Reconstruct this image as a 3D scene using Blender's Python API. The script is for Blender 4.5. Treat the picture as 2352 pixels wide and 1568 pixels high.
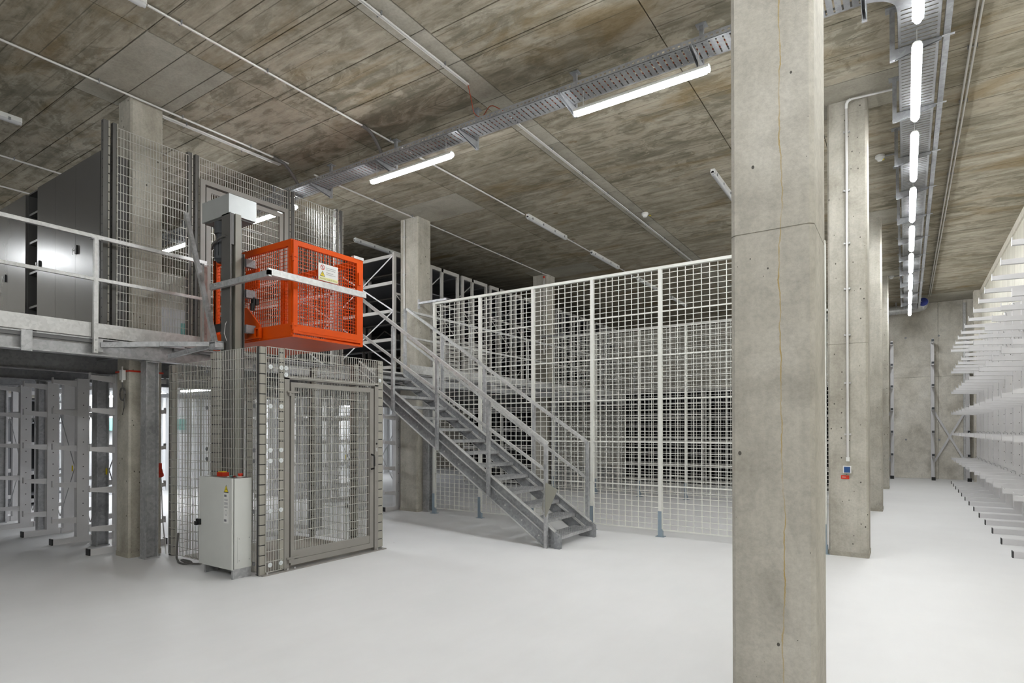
import bpy, math, random
from mathutils import Vector, Matrix

random.seed(7)
S = bpy.context.scene
COL = S.collection
for o in list(bpy.data.objects):
    bpy.data.objects.remove(o, do_unlink=True)

# ------------------------------------------------------------------ camera, world, exposure
cam_d = bpy.data.cameras.new('camera')
cam = bpy.data.objects.new('camera', cam_d)
COL.objects.link(cam)
cam.location = (0.0, 0.0, 1.5)
cam.rotation_euler = (math.pi / 2 + 0.00768, 0.0, 0.5894)
cam_d.sensor_width = 36.0
cam_d.lens = 36.0 * 1354.6 / 2352.0
cam_d.shift_y = 193.06 / 2352.0
cam_d.clip_start = 0.05
cam_d.clip_end = 200
S.camera = cam

w = bpy.data.worlds.new('world')
S.world = w
w.use_nodes = True
w.node_tree.nodes['Background'].inputs[0].default_value = (0.9, 0.95, 1.0, 1)
w.node_tree.nodes['Background'].inputs[1].default_value = 0.02

S.view_settings.view_transform = 'Standard'
S.view_settings.look = 'None'
S.view_settings.gamma = 1.0
S.view_settings.use_curve_mapping = False
S.view_settings.exposure = 0.0
LAMP = 152.0          # radiance of the lit tubes
S.cycles.max_bounces = 6
S.cycles.diffuse_bounces = 4
S.cycles.adaptive_threshold = 0.02
S.cycles.sample_clamp_indirect = 6.0
S.cycles.caustics_reflective = False
S.cycles.caustics_refractive = False

ZC = 5.44            # underside of the concrete ceiling
XE = -7.30           # front edge of the mezzanine
ZD = 2.50            # mezzanine deck level

# ------------------------------------------------------------------ materials
class NT:
    def __init__(s, name):
        s.m = bpy.data.materials.new(name)
        s.m.use_nodes = True
        s.t = s.m.node_tree
        s.b = s.t.nodes['Principled BSDF']
        s.pos = None
    def n(s, typ, **kw):
        nd = s.t.nodes.new(typ)
        for k, v in kw.items():
            if k.startswith('i_'):
                key = k[2:]
                key = int(key) if key.isdigit() else key
                nd.inputs[key].default_value = v
            else:
                setattr(nd, k, v)
        return nd
    def l(s, a, b):
        s.t.links.new(a, b)
    def position(s):
        if s.pos is None:
            s.pos = s.n('ShaderNodeNewGeometry').outputs['Position']
        return s.pos
    def mapped(s, scale, loc=(0, 0, 0)):
        mp = s.n('ShaderNodeMapping')
        mp.inputs['Scale'].default_value = scale
        mp.inputs['Location'].default_value = loc
        s.l(s.position(), mp.inputs['Vector'])
        return mp.outputs[0]
    def noise(s, scale=1, detail=4, rough=0.55, vec=None, sc3=(1, 1, 1), dist=0.0, loc=(0, 0, 0)):
        nd = s.n('ShaderNodeTexNoise')
        nd.inputs['Scale'].default_value = scale
        nd.inputs['Detail'].default_value = detail
        nd.inputs['Roughness'].default_value = rough
        nd.inputs['Distortion'].default_value = dist
        s.l(vec if vec is not None else s.mapped(sc3, loc), nd.inputs['Vector'])
        return nd.outputs['Fac']
    def ramp(s, fac, stops):
        r = s.n('ShaderNodeValToRGB')
        els = r.color_ramp.elements
        while len(els) < len(stops):
            els.new(0.5)
        for e, (p, c) in zip(els, stops):
            e.position = p
            e.color = (c, c, c, 1) if isinstance(c, (int, float)) else (*c, 1)
        s.l(fac, r.inputs[0])
        return r.outputs[0]
    def mix(s, fac, a, b, mode='MIX'):
        m = s.n('ShaderNodeMix', data_type='RGBA', blend_type=mode)
        for idx, v in ((0, fac), (6, a), (7, b)):
            if isinstance(v, (int, float)):
                m.inputs[idx].default_value = v if idx == 0 else (v, v, v, 1)
            elif isinstance(v, tuple):
                m.inputs[idx].default_value = (*v, 1)
            else:
                s.l(v, m.inputs[idx])
        return m.outputs[2]
    def math(s, op, a, b=0.0, c=None):
        m = s.n('ShaderNodeMath', operation=op)
        for i, v in enumerate((a, b) if c is None else (a, b, c)):
            if isinstance(v, (int, float)):
                m.inputs[i].default_value = v
            else:
                s.l(v, m.inputs[i])
        return m.outputs[0]
    def xyz(s):
        sp = s.n('ShaderNodeSeparateXYZ')
        s.l(s.position(), sp.inputs[0])
        return sp.outputs
    def base(s, col=None, rough=None, metal=None, bump=None, bstr=0.2, bdist=0.02, spec=None):
        if col is not None:
            if isinstance(col, tuple):
                s.b.inputs['Base Color'].default_value = (*col, 1)
            else:
                s.l(col, s.b.inputs['Base Color'])
        if rough is not None:
            if isinstance(rough, (int, float)):
                s.b.inputs['Roughness'].default_value = rough
            else:
                s.l(rough, s.b.inputs['Roughness'])
        if metal is not None:
            s.b.inputs['Metallic'].default_value = metal
        if spec is not None:
            s.b.inputs['Specular IOR Level'].default_value = spec
        if bump is not None:
            bp = s.n('ShaderNodeBump')
            bp.inputs['Strength'].default_value = bstr
            bp.inputs['Distance'].default_value = bdist
            s.l(bump, bp.inputs['Height'])
            s.l(bp.outputs[0], s.b.inputs['Normal'])
        return s.m
    def rnd(s):
        return s.n('ShaderNodeObjectInfo').outputs['Random']

def paint(name, col, rough=0.45, metal=0.0, var=0.06, scale=3.0, spec=0.5):
    t = NT(name)
    f = t.noise(scale, 5, 0.6)
    a = tuple(c * (1 - var) for c in col)
    b = tuple(min(1, c * (1 + var)) for c in col)
    return t.base(t.ramp(f, [(0.3, a), (0.7, b)]), rough, metal, spec=spec)

def galvanised(name, lo, hi, metal=0.45, rough=0.42):
    t = NT(name)
    vo = t.n('ShaderNodeTexVoronoi')
    vo.inputs['Scale'].default_value = 34
    t.l(t.position(), vo.inputs['Vector'])
    bw = t.n('ShaderNodeRGBToBW')
    t.l(vo.outputs['Color'], bw.inputs[0])
    big = t.noise(2.2, 6, 0.65)
    f = t.math('ADD', t.math('MULTIPLY', bw.outputs[0], 0.28), t.math('MULTIPLY', big, 0.85))
    col = t.ramp(f, [(0.35, lo), (0.85, hi)])
    rg = t.ramp(f, [(0.3, rough - 0.08), (0.8, rough + 0.1)])
    return t.base(col, rg, metal)

def concrete(name, dark, mid, light, pits=True, streak=(5, 5, 0.5), grain=True, stain=None):
    t = NT(name)
    f1 = t.noise(1.3, 8, 0.62, dist=0.6)
    f2 = t.noise(1.0, 6, 0.6, sc3=streak)
    f = t.math('ADD', t.math('MULTIPLY', f1, 0.6), t.math('MULTIPLY', f2, 0.4))
    col = t.ramp(f, [(0.36, dark), (0.5, mid), (0.64, light)])
    fine = t.noise(38, 4, 0.7)
    col = t.mix(0.35, col, t.ramp(fine, [(0.3, 0.55), (0.6, 1.0)]), 'MULTIPLY')
    bl = t.noise(4.5, 7, 0.7, dist=0.9, loc=(7, 3, 2))
    col = t.mix(0.5, col, t.ramp(bl, [(0.36, 0.80), (0.5, 1.0), (0.66, 1.10)]), 'MULTIPLY')
    rv = t.ramp(t.rnd(), [(0, 0.9), (1, 1.08)])
    col = t.mix(1.0, col, rv, 'MULTIPLY')
    bump = fine
    if pits:
        vo = t.n('ShaderNodeTexVoronoi')
        vo.inputs['Scale'].default_value = 16
        vo.inputs['Randomness'].default_value = 1
        t.l(t.mapped((1, 1, 0.75)), vo.inputs['Vector'])
        cell = t.n('ShaderNodeSeparateColor')
        t.l(vo.outputs['Color'], cell.inputs[0])
        rad = t.math('MULTIPLY', t.math('GREATER_THAN', cell.outputs[0], 0.45), t.math('ADD', 0.03, t.math('MULTIPLY', t.math('MULTIPLY', cell.outputs[1], cell.outputs[1]), 0.13)))
        pit = t.math('LESS_THAN', vo.outputs['Distance'], rad)
        col = t.mix(pit, col, tuple(c * 0.28 for c in dark))
    if stain:
        col = stain(t, col)
    return t.base(col, 0.82, 0.0, bump, 0.25, 0.01, spec=0.25)

def rust_line(t, col):
    # the thin yellow run-off line down the near column
    o = t.xyz()
    wob = t.noise(1.0, 6, 0.6, sc3=(0.0, 0.0, 3.2))
    wob2 = t.noise(1.0, 3, 0.6, sc3=(0.0, 0.0, 0.35), loc=(3, 1, 0))
    x0 = t.math('ADD', t.math('MULTIPLY', t.math('SUBTRACT', wob, 0.5), 0.07),
                t.math('MULTIPLY', t.math('SUBTRACT', wob2, 0.5), 0.16))
    xc = t.math('SUBTRACT', t.math('ADD', o[0], 0.508), x0)
    wd = t.math('MULTIPLY', t.noise(7, 3, 0.6, sc3=(0, 0, 1)), 0.0062)
    m = t.math('LESS_THAN', t.math('ABSOLUTE', xc), wd)
    return t.mix(t.math('MULTIPLY', m, t.ramp(t.noise(2.3, 4, 0.65, sc3=(0, 0, 1), loc=(0, 0, 5)), [(0.36, 0.12), (0.6, 0.85)])), col, (0.44, 0.30, 0.08))

M = {}
M['concrete'] = concrete('concrete_cast', (0.33, 0.305, 0.255), (0.46, 0.435, 0.375), (0.58, 0.555, 0.49))
M['concrete_near'] = concrete('concrete_near_column', (0.37, 0.35, 0.305), (0.50, 0.475, 0.42), (0.60, 0.575, 0.52), stain=rust_line)
M['concrete_far'] = concrete('concrete_far_wall', (0.52, 0.485, 0.415), (0.75, 0.71, 0.63), (0.88, 0.845, 0.77), streak=(2.0, 2.0, 1.2))
M['concrete_smooth'] = concrete('concrete_smooth_soffit', (0.34, 0.315, 0.26), (0.41, 0.385, 0.325), (0.47, 0.445, 0.38), pits=False, streak=(1, 4, 1))

def ceiling_mat():
    t = NT('concrete_board_soffit')
    o = t.xyz()
    board = t.math('FLOOR', t.math('DIVIDE', o[1], 0.235))
    cmb = t.n('ShaderNodeCombineXYZ')
    t.l(board, cmb.inputs[1])
    wn = t.n('ShaderNodeTexWhiteNoise')
    t.l(cmb.outputs[0], wn.inputs['Vector'])
    # grain runs along X
    grain = t.noise(1.0, 8, 0.68, sc3=(0.9, 11.0, 1.0), dist=0.5)
    patch = t.noise(1.5, 10, 0.66, sc3=(1.0, 1.9, 1.0), dist=1.4)
    f = t.math('ADD', t.math('MULTIPLY', grain, 0.5), t.math('MULTIPLY', patch, 0.5))
    f = t.math('ADD', f, t.math('MULTIPLY', t.math('SUBTRACT', wn.outputs['Value'], 0.5), 0.055))
    f = t.math('ADD', f, t.math('MULTIPLY', t.math('SUBTRACT', t.rnd(), 0.5), 0.06))
    col = t.ramp(f, [(0.36, (0.195, 0.175, 0.128)), (0.455, (0.298, 0.266, 0.203)),
                     (0.54, (0.39, 0.351, 0.278)), (0.64, (0.51, 0.467, 0.382))])
    fl = t.noise(2.0, 9, 0.68, sc3=(0.9, 1.7, 1.0), dist=1.1, loc=(2.2, 8.1, 0))
    zone = t.noise(0.23, 2, 0.5, loc=(0.6, 0.2, 0))
    zone = t.ramp(zone, [(0.40, 0.1), (0.58, 0.85)])
    pale = t.math('MULTIPLY', t.ramp(fl, [(0.525, 0.0), (0.55, 1.0)]), zone)
    col = t.mix(t.math('MULTIPLY', pale, 0.75), col, (0.46, 0.405, 0.32))
    dk = t.math('MULTIPLY', t.ramp(fl, [(0.435, 1.0), (0.47, 0.0)]), zone)
    col = t.mix(t.math('MULTIPLY', dk, 0.6), col, (0.165, 0.152, 0.112))
    rust = t.noise(0.9, 6, 0.62, sc3=(0.55, 1.5, 1.0), dist=0.8, loc=(4.3, 1.7, 0))
    col = t.mix(t.math('MULTIPLY', t.ramp(rust, [(0.55, 0.0), (0.70, 1.0)]), 0.6), col, (0.235, 0.155, 0.055))
    spots = t.noise(2.6, 5, 0.5, loc=(9, 2, 0))
    col = t.mix(t.math('MULTIPLY', t.ramp(spots, [(0.735, 0.0), (0.765, 1.0)]), 0.6), col, (0.14, 0.085, 0.025))
    fr = t.math('FRACT', t.math('DIVIDE', o[1], 0.235))
    seam = t.math('LESS_THAN', fr, 0.045)
    seam = t.math('MULTIPLY', seam, t.ramp(t.noise(1.0, 3, 0.5, sc3=(0.8, 4.0, 1.0), loc=(1, 7, 0)), [(0.42, 0.0), (0.56, 0.55)]))
    col = t.mix(seam, col, (0.06, 0.055, 0.042))
    fine = t.noise(30, 4, 0.7, sc3=(0.5, 1, 1))
    col = t.mix(0.35, col, t.ramp(fine, [(0.3, 0.6), (0.62, 1.0)]), 'MULTIPLY')
    return t.base(col, 0.85, 0, t.math('ADD', grain, t.math('MULTIPLY', seam, -1.5)), 0.3, 0.01, spec=0.2)
M['ceiling'] = ceiling_mat()

def floor_mat():
    t = NT('light_grey_floor_coating')
    f = t.noise(0.55, 6, 0.6)
    f2 = t.noise(7, 5, 0.6, sc3=(1.0, 0.25, 1))
    col = t.ramp(t.math('ADD', t.math('MULTIPLY', f, 0.7), t.math('MULTIPLY', f2, 0.3)),
                 [(0.35, (0.735, 0.730, 0.735)), (0.65, (0.80, 0.797, 0.803))])
    sp = t.noise(5.0, 2, 0.5, loc=(2, 5, 1))
    col = t.mix(t.math('MULTIPLY', t.ramp(sp, [(0.775, 0.0), (0.785, 1.0)]), 0.5), col, (0.2, 0.19, 0.18))
    rg = t.ramp(f2, [(0.3, 0.42), (0.7, 0.58)])
    return t.base(col, rg, 0, spec=0.35)
M['floor'] = floor_mat()

def plank_mat():
    t = NT('pale_wall_cladding')
    f = t.noise(1.0, 6, 0.6, sc3=(1, 9, 0.35))
    col = t.ramp(f, [(0.35, (0.60, 0.565, 0.48)), (0.65, (0.72, 0.69, 0.60))])
    col = t.mix(1.0, col, t.ramp(t.rnd(), [(0, 0.92), (1, 1.04)]), 'MULTIPLY')
    return t.base(col, 0.6, 0, spec=0.3)
M['cladding'] = plank_mat()

M['galv'] = galvanised('galvanised_steel', (0.30, 0.305, 0.315), (0.60, 0.605, 0.615))
M['galv_light'] = galvanised('galvanised_steel_bright', (0.46, 0.46, 0.455), (0.74, 0.74, 0.73), 0.4, 0.4)
M['galv_mid'] = galvanised('galvanised_steel_stair', (0.20, 0.205, 0.215), (0.44, 0.45, 0.465), 0.45, 0.42)
M['galv_dark'] = galvanised('galvanised_steel_dull', (0.20, 0.20, 0.21), (0.36, 0.365, 0.375), 0.4, 0.45)
M['tray'] = galvanised('cable_tray_zinc', (0.26, 0.265, 0.28), (0.42, 0.43, 0.445), 0.35, 0.5)
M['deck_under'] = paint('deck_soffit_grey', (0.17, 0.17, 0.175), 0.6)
M['cage'] = paint('cage_warm_grey', (0.33, 0.315, 0.275), 0.45)
M['cage_wire'] = paint('cage_wire_zinc', (0.50, 0.495, 0.46), 0.4, 0.25)
M['cage_frame'] = paint('cage_door_grey', (0.265, 0.250, 0.230), 0.45)
M['post_dark'] = paint('slotted_post_core', (0.05, 0.05, 0.052), 0.6)
M['post_shade'] = paint('cage_post_shade', (0.105, 0.102, 0.096), 0.5)
M['washer'] = paint('pale_washer', (0.70, 0.73, 0.74), 0.35)
M['fence'] = paint('fence_cream_white', (0.70, 0.70, 0.655), 0.42)
M['zinc_blue'] = paint('bluish_zinc_foot', (0.30, 0.37, 0.43), 0.35, 0.5)
M['orange'] = paint('lift_orange', (0.68, 0.078, 0.002), 0.38, 0, 0.05, spec=0.2)
M['mast'] = paint('mast_grey', (0.100, 0.097, 0.092), 0.4)
M['mast_light'] = paint('mast_beige_grey', (0.25, 0.245, 0.21), 0.42)
M['alu'] = paint('brushed_aluminium', (0.46, 0.48, 0.48), 0.45, 0.5)
M['motor'] = paint('motor_dark_grey', (0.045, 0.05, 0.058), 0.5)
M['black'] = paint('black_plastic', (0.015, 0.015, 0.016), 0.45)
M['rack'] = paint('rack_light_grey', (0.68, 0.67, 0.68), 0.42)
M['shelf'] = paint('shelf_upright_grey', (0.44, 0.425, 0.40), 0.45)
M['shelf_plate'] = paint('shelf_plate_blue_grey', (0.12, 0.122, 0.132), 0.45)
M['shelf_panel'] = paint('shelf_panel_grey', (0.36, 0.36, 0.37), 0.45)
M['cabinet'] = paint('anthracite_cabinet', (0.10, 0.098, 0.097), 0.27, 0.0, 0.03, spec=0.6)
M['cabinet_trim'] = paint('cabinet_trim_grey', (0.15, 0.147, 0.142), 0.4)
M['inside_black'] = paint('cabinet_interior', (0.006, 0.006, 0.007), 0.8)
M['ctrl'] = paint('control_cabinet_grey', (0.60, 0.61, 0.585), 0.4, 0, 0.03)
M['white'] = paint('white_plastic', (0.78, 0.78, 0.76), 0.4)
M['white_wall'] = paint('white_corrugated', (0.80, 0.81, 0.83), 0.5, 0, 0.03)
M['teal'] = paint('teal_box', (0.23, 0.50, 0.47), 0.5)
M['blue'] = paint('blue_plastic', (0.015, 0.07, 0.22), 0.4)
M['duct_blue'] = paint('blue_duct_cap', (0.01, 0.02, 0.16), 0.45)
M['red'] = paint('red_plastic', (0.62, 0.04, 0.015), 0.4)
M['yellow'] = paint('yellow_print', (0.80, 0.62, 0.02), 0.5)
M['pale_yellow'] = paint('pale_yellow_print', (0.82, 0.80, 0.36), 0.5)
M['ink'] = paint('black_print', (0.02, 0.02, 0.02), 0.6)
M['ink_grey'] = paint('grey_print', (0.18, 0.18, 0.2), 0.6)
M['conduit'] = paint('conduit_light_grey', (0.68, 0.665, 0.65), 0.3, 0.2)
M['cable'] = paint('grey_cable', (0.13, 0.125, 0.12), 0.55)
M['diff_off'] = paint('unlit_diffuser', (0.55, 0.55, 0.56), 0.3)
M['cage_floor'] = paint('cage_floor_beige', (0.42, 0.39, 0.34), 0.6)
M['orange_cable'] = paint('red_cable', (0.35, 0.06, 0.02), 0.5)
def emit(name, strength):
    m = bpy.data.materials.new(name)
    m.use_nodes = True
    nt = m.node_tree
    nt.nodes.remove(nt.nodes['Principled BSDF'])
    e = nt.nodes.new('ShaderNodeEmission')
    e.inputs[0].default_value = (0.955, 0.985, 1.0, 1)
    e.inputs[1].default_value = strength
    nt.links.new(e.outputs[0], nt.nodes['Material Output'].inputs[0])
    return m
M['lamp'] = emit('lit_tube', LAMP)
M['lamp_aisle'] = emit('lit_tube_aisle', LAMP * 0.63)

# ------------------------------------------------------------------ mesh helpers
class MB:
    def __init__(s):
        s.v = []; s.f = []
    def add(s, vs, fs):
        k = len(s.v)
        s.v.extend([tuple(p) for p in vs])
        s.f.extend([tuple(i + k for i in f) for f in fs])
        return s
    def box(s, x0, x1, y0, y1, z0, z1):
        if x0 > x1: x0, x1 = x1, x0
        if y0 > y1: y0, y1 = y1, y0
        if z0 > z1: z0, z1 = z1, z0
        return s.add([(x0, y0, z0), (x1, y0, z0), (x1, y1, z0), (x0, y1, z0),
                      (x0, y0, z1), (x1, y0, z1), (x1, y1, z1), (x0, y1, z1)],
                     [(3, 2, 1, 0), (4, 5, 6, 7), (0, 1, 5, 4), (1, 2, 6, 5), (2, 3, 7, 6), (3, 0, 4, 7)])
    def beam(s, p, q, w, h, up=(0, 0, 1), caps=True):
        p = Vector(p); q = Vector(q); d = (q - p).normalized()
        u = Vector(up)
        if abs(d.dot(u)) > 0.97:
            u = Vector((0, 1, 0)) if abs(d.y) < 0.9 else Vector((1, 0, 0))
        a = d.cross(u).normalized(); b = a.cross(d).normalized()
        a = a * w / 2; b = b * h / 2
        vs = [p - a - b, p + a - b, p + a + b, p - a + b, q - a - b, q + a - b, q + a + b, q - a + b]
        fs = [(0, 1, 5, 4), (1, 2, 6, 5), (2, 3, 7, 6), (3, 0, 4, 7)]
        if caps:
            fs += [(3, 2, 1, 0), (4, 5, 6, 7)]
        return s.add(vs, fs)
    def cyl(s, p, q, r, n=10, r2=None, caps=True):
        p = Vector(p); q = Vector(q); d = (q - p).normalized()
        u = Vector((0, 0, 1)) if abs(d.z) < 0.9 else Vector((1, 0, 0))
        a = d.cross(u).normalized(); b = a.cross(d).normalized()
        r2 = r if r2 is None else r2
        vs = []
        for c, rr in ((p, r), (q, r2)):
            for i in range(n):
                t = 2 * math.pi * i / n
                vs.append(c + a * (rr * math.cos(t)) + b * (rr * math.sin(t)))
        fs = [(i, (i + 1) % n, n + (i + 1) % n, n + i) for i in range(n)]
        if caps:
            fs += [tuple(range(n - 1, -1, -1)), tuple(range(n, 2 * n))]
        return s.add(vs, fs)
    def tube(s, pts, r, n=6):
        pts = [Vector(p) for p in pts]
        vs = []; m = len(pts)
        for i, p in enumerate(pts):
            d = (pts[min(i + 1, m - 1)] - pts[max(i - 1, 0)]).normalized()
            u = Vector((0, 0, 1)) if abs(d.z) < 0.9 else Vector((1, 0, 0))
            a = d.cross(u).normalized(); b = a.cross(d).normalized()
            for k in range(n):
                t = 2 * math.pi * k / n
                vs.append(p + a * (r * math.cos(t)) + b * (r * math.sin(t)))
        fs = []
        for i in range(m - 1):
            for k in range(n):
                fs.append((i * n + k, i * n + (k + 1) % n, (i + 1) * n + (k + 1) % n, (i + 1) * n + k))
        fs += [tuple(range(n - 1, -1, -1)), tuple(range((m - 1) * n, m * n))]
        return s.add(vs, fs)
    def prism(s, poly, axis, lo, hi):
        n = len(poly)
        def P(a, b, c):
            return {'z': (a, b, c), 'y': (a, c, b), 'x': (c, a, b)}[axis]
        vs = [P(a, b, lo) for a, b in poly] + [P(a, b, hi) for a, b in poly]
        fs = [(i, (i + 1) % n, n + (i + 1) % n, n + i) for i in range(n)]
        fs += [tuple(range(n - 1, -1, -1)), tuple(range(n, 2 * n))]
        return s.add(vs, fs)
    def ibeam(s, axis, lo, hi, cu, cv, wu, hv, tf=0.012, tw=0.009):
        # section centred at (cu, cv); flanges lie across u, web along v
        a, h = wu / 2, hv / 2
        poly = [(-a, -h), (a, -h), (a, -h + tf), (tw / 2, -h + tf), (tw / 2, h - tf), (a, h - tf), (a, h),
                (-a, h), (-a, h - tf), (-tw / 2, h - tf), (-tw / 2, -h + tf), (-a, -h + tf)]
        return s.prism([(cu + x, cv + y) for x, y in poly], axis, lo, hi)
    def wires(s, o, u, v, W, H, du, dv, ru, rv, off=0.0):
        # welded mesh: bars along v every du, bars along u every dv
        o = Vector(o); u = Vector(u); v = Vector(v); nrm = u.cross(v)
        n = max(1, round(W / du))
        for i in range(n + 1):
            p = o + u * (W * i / n)
            s.beam(p, p + v * H, ru, ru, up=nrm, caps=False)
        m = max(1, round(H / dv))
        for j in range(m + 1):
            p = o + v * (H * j / m) + nrm * off
            s.beam(p, p + u * W, rv, rv, up=nrm, caps=False)
        return s
    def mesh(s, name, mat, smooth=False, off=(0, 0, 0)):
        me = bpy.data.meshes.new(name)
        ox, oy, oz = off
        me.from_pydata([(x - ox, y - oy, z - oz) for x, y, z in s.v], [], s.f)
        me.materials.append(mat)
        me.validate(verbose=False)
        me.update()
        import bmesh
        bm = bmesh.new(); bm.from_mesh(me)
        bmesh.ops.recalc_face_normals(bm, faces=bm.faces)
        bm.to_mesh(me); bm.free()
        if smooth:
            me.polygons.foreach_set('use_smooth', [True] * len(me.polygons))
            me.set_sharp_from_angle(angle=math.radians(40))
        return me

ORG = {}
def root(name, label, cat, loc, group=None):
    o = bpy.data.objects.new(name, None)
    COL.objects.link(o)
    o.location = loc
    o.empty_display_size = 0.1
    ORG[o] = Vector(loc)
    o['label'] = label; o['category'] = cat
    if group: o['group'] = group
    return o
def tag(o, label=None, cat=None, group=None, kind=None):
    if label: o['label'] = label
    if cat: o['category'] = cat
    if group: o['group'] = group
    if kind: o['kind'] = kind
    return o
def part(name, mb, mat, parent, smooth=False, kind=None, label=None):
    base = ORG[parent]
    me = mb.mesh(name, mat, smooth, base)
    o = bpy.data.objects.new(name, me)
    COL.objects.link(o)
    o.parent = parent
    ORG[o] = base
    if kind: o['kind'] = kind
    if label: o['label'] = label
    return o
def inst(name, me, loc, parent, rot=None):
    # one more object sharing mesh data; loc in world coordinates
    o = bpy.data.objects.new(name, me)
    COL.objects.link(o)
    base = ORG[parent]
    o.parent = parent
    o.location = Vector(loc) - base
    if rot: o.rotation_euler = rot
    ORG[o] = Vector(loc)
    return o
def single(name, mb, mat, label, cat, loc, group=None, smooth=False):
    me = mb.mesh(name, mat, smooth, loc)
    o = bpy.data.objects.new(name, me)
    COL.objects.link(o)
    o.location = loc
    ORG[o] = Vector(loc)
    tag(o, label, cat, group)
    return o
def struct(name, mb, mat):
    me = mb.mesh(name, mat)
    o = bpy.data.objects.new(name, me)
    COL.objects.link(o)
    o['kind'] = 'structure'
    ORG[o] = Vector((0, 0, 0))
    return o
def text(name, s, mat, parent, loc, size, xdir, ydir, align='LEFT', sx=1.0):
    cu = bpy.data.curves.new(name, 'FONT')
    cu.body = s; cu.size = size; cu.align_x = align; cu.resolution_u = 2
    to = bpy.data.objects.new(name, cu)
    COL.objects.link(to)
    dg = bpy.context.evaluated_depsgraph_get()
    me = bpy.data.meshes.new_from_object(to.evaluated_get(dg))
    bpy.data.objects.remove(to, do_unlink=True)
    me.materials.clear(); me.materials.append(mat)
    X = Vector(xdir); Y = Vector(ydir); L = Vector(loc) - ORG[parent]
    for v in me.vertices:
        v.co = L + X * (v.co.x * sx) + Y * v.co.y
    o = bpy.data.objects.new(name, me)
    COL.objects.link(o)
    o.parent = parent
    ORG[o] = ORG[parent]
    return o

# ------------------------------------------------------------------ the room
FX0, FX1, FY0, FY1 = -15.4, 1.80, -8.0, 22.5
struct('floor', MB().box(FX0 - .2, FX1 + .4, FY0 - .2, FY1 + .3, -0.2, 0.0), M['floor'])
ceil = struct('ceiling', MB().box(FX0 - .2, FX1 + .4, FY0 - .2, FY1 + .3, ZC + 0.03, ZC + 0.25), M['concrete_smooth'])
xs = [-15.4, -13.6, -11.8, -9.9, -7.95, -6.22, -4.25, -3.92, -2.03, -0.9, 0.1, 1.80]
ys = [-8, -4.5, -1.5, 0.6, 1.75, 2.81, 3.21, 3.585, 3.73, 4.9, 6.48, 7.62, 8.43, 9.6, 10.7, 11.73, 12.45, 13.3, 14.6, 16, 17.3, 18.3, 19.7, 21, 22.5]
for i in range(len(xs) - 1):
    for j in range(len(ys) - 1):
        x0, x1, y0, y1 = xs[i], xs[i + 1], ys[j], ys[j + 1]
        smooth = (i == 6) or (i == 4 and (2.8 <= y0 < 3.7 or y0 in (7.62, 12.45))) or (i == 9 and y0 in (7.62, 12.45, 17.3)) or (i == 10 and y0 >= 21)
        cells = [(y0, y1)]
        if i == 6 and y1 - y0 > 0.95 and y0 > 0:
            cells = [(y0, (y0 + y1) / 2), ((y0 + y1) / 2, y1)]
        elif not smooth and y0 > 0 and y1 - y0 > 1.1:
            ym = y0 + (y1 - y0) * random.choice((0.42, 0.5, 0.58))
            cells = [(y0, ym), (ym, y1)]
        for a, b in cells:
            dz = random.uniform(0, 0.005)
            g = 0.006
            part('formwork_panel', MB().box(x0 + g, x1 - g, a + g, b - g, ZC + dz - 0.0, ZC + 0.031),
                 M['concrete_smooth'] if smooth else M['ceiling'], ceil)

wr = struct('wall_right', MB().box(1.80, 2.1, FY0, FY1, 0, ZC + 0.03), M['concrete'])
y = -3.0
while y < 20.9:
    part('cladding_panel', MB().box(1.765, 1.80, y + 0.003, y + 0.597, 0.02, 5.30), M['cladding'], wr)
    y += 0.6
t1 = struct('trim_1', MB().box(1.735, 1.80, -3.0, 21.0, 5.30, ZC), M['cladding'])
t2 = struct('trim_2', MB().box(1.60, 1.80, 21.03, 21.35, 0, ZC), M['concrete_far'])
wf = struct('wall_far', MB().box(FX0, FX1, 22.38, 22.7, 0, ZC + 0.03), M['concrete_smooth'])
fx = [-15.4, -12.8, -10.2, -7.6, -5.0, -2.6, -0.9, 0.82, 1.43, 1.80]
for a, b in zip(fx, fx[1:]):
    for z0, z1 in ((0, 3.15), (3.15, ZC)):
        part('formwork_panel', MB().box(a + 0.004, b - 0.004, 22.33 + random.uniform(0, .003), 22.381, z0 + 0.003, z1 - 0.003), M['concrete_far'], wf)
for x in (-0.03, 0.82, 1.43):
    for z in (1.2, 4.4):
        part('tie_hole', MB().cyl((x + 0.02, 22.326, z), (x + 0.02, 22.34, z), 0.03, 10), M['galv_dark'], wf)
wl = struct('wall_left', MB().box(FX0 - .3, FX0, FY0, FY1, 0, ZC + 0.03), M['concrete_far'])
wb = struct('wall_back', MB().box(FX0, FX1, FY0 - .3, FY0, 0, ZC + 0.03), M['concrete'])
# white corrugated lining under the mezzanine along the left wall
y = 4.9
while y < 15.8:
    mb = MB()
    mb.prism([(-15.40, y), (-15.30, y), (-15.30, y + 0.16), (-15.36, y + 0.20), (-15.36, y + 0.34), (-15.30, y + 0.38),
              (-15.30, y + 0.52), (-15.36, y + 0.56), (-15.36, y + 0.70), (-15.40, y + 0.70)], 'z', 0, 2.42)
    part('corrugated_panel', mb, M['white_wall'], wl)
    y += 0.705
# sill strip where the cladding meets the floor
struct('baseboard_right', MB().box(1.74, 1.765, -3.0, 21.0, 0, 0.08), M['concrete'])

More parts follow.
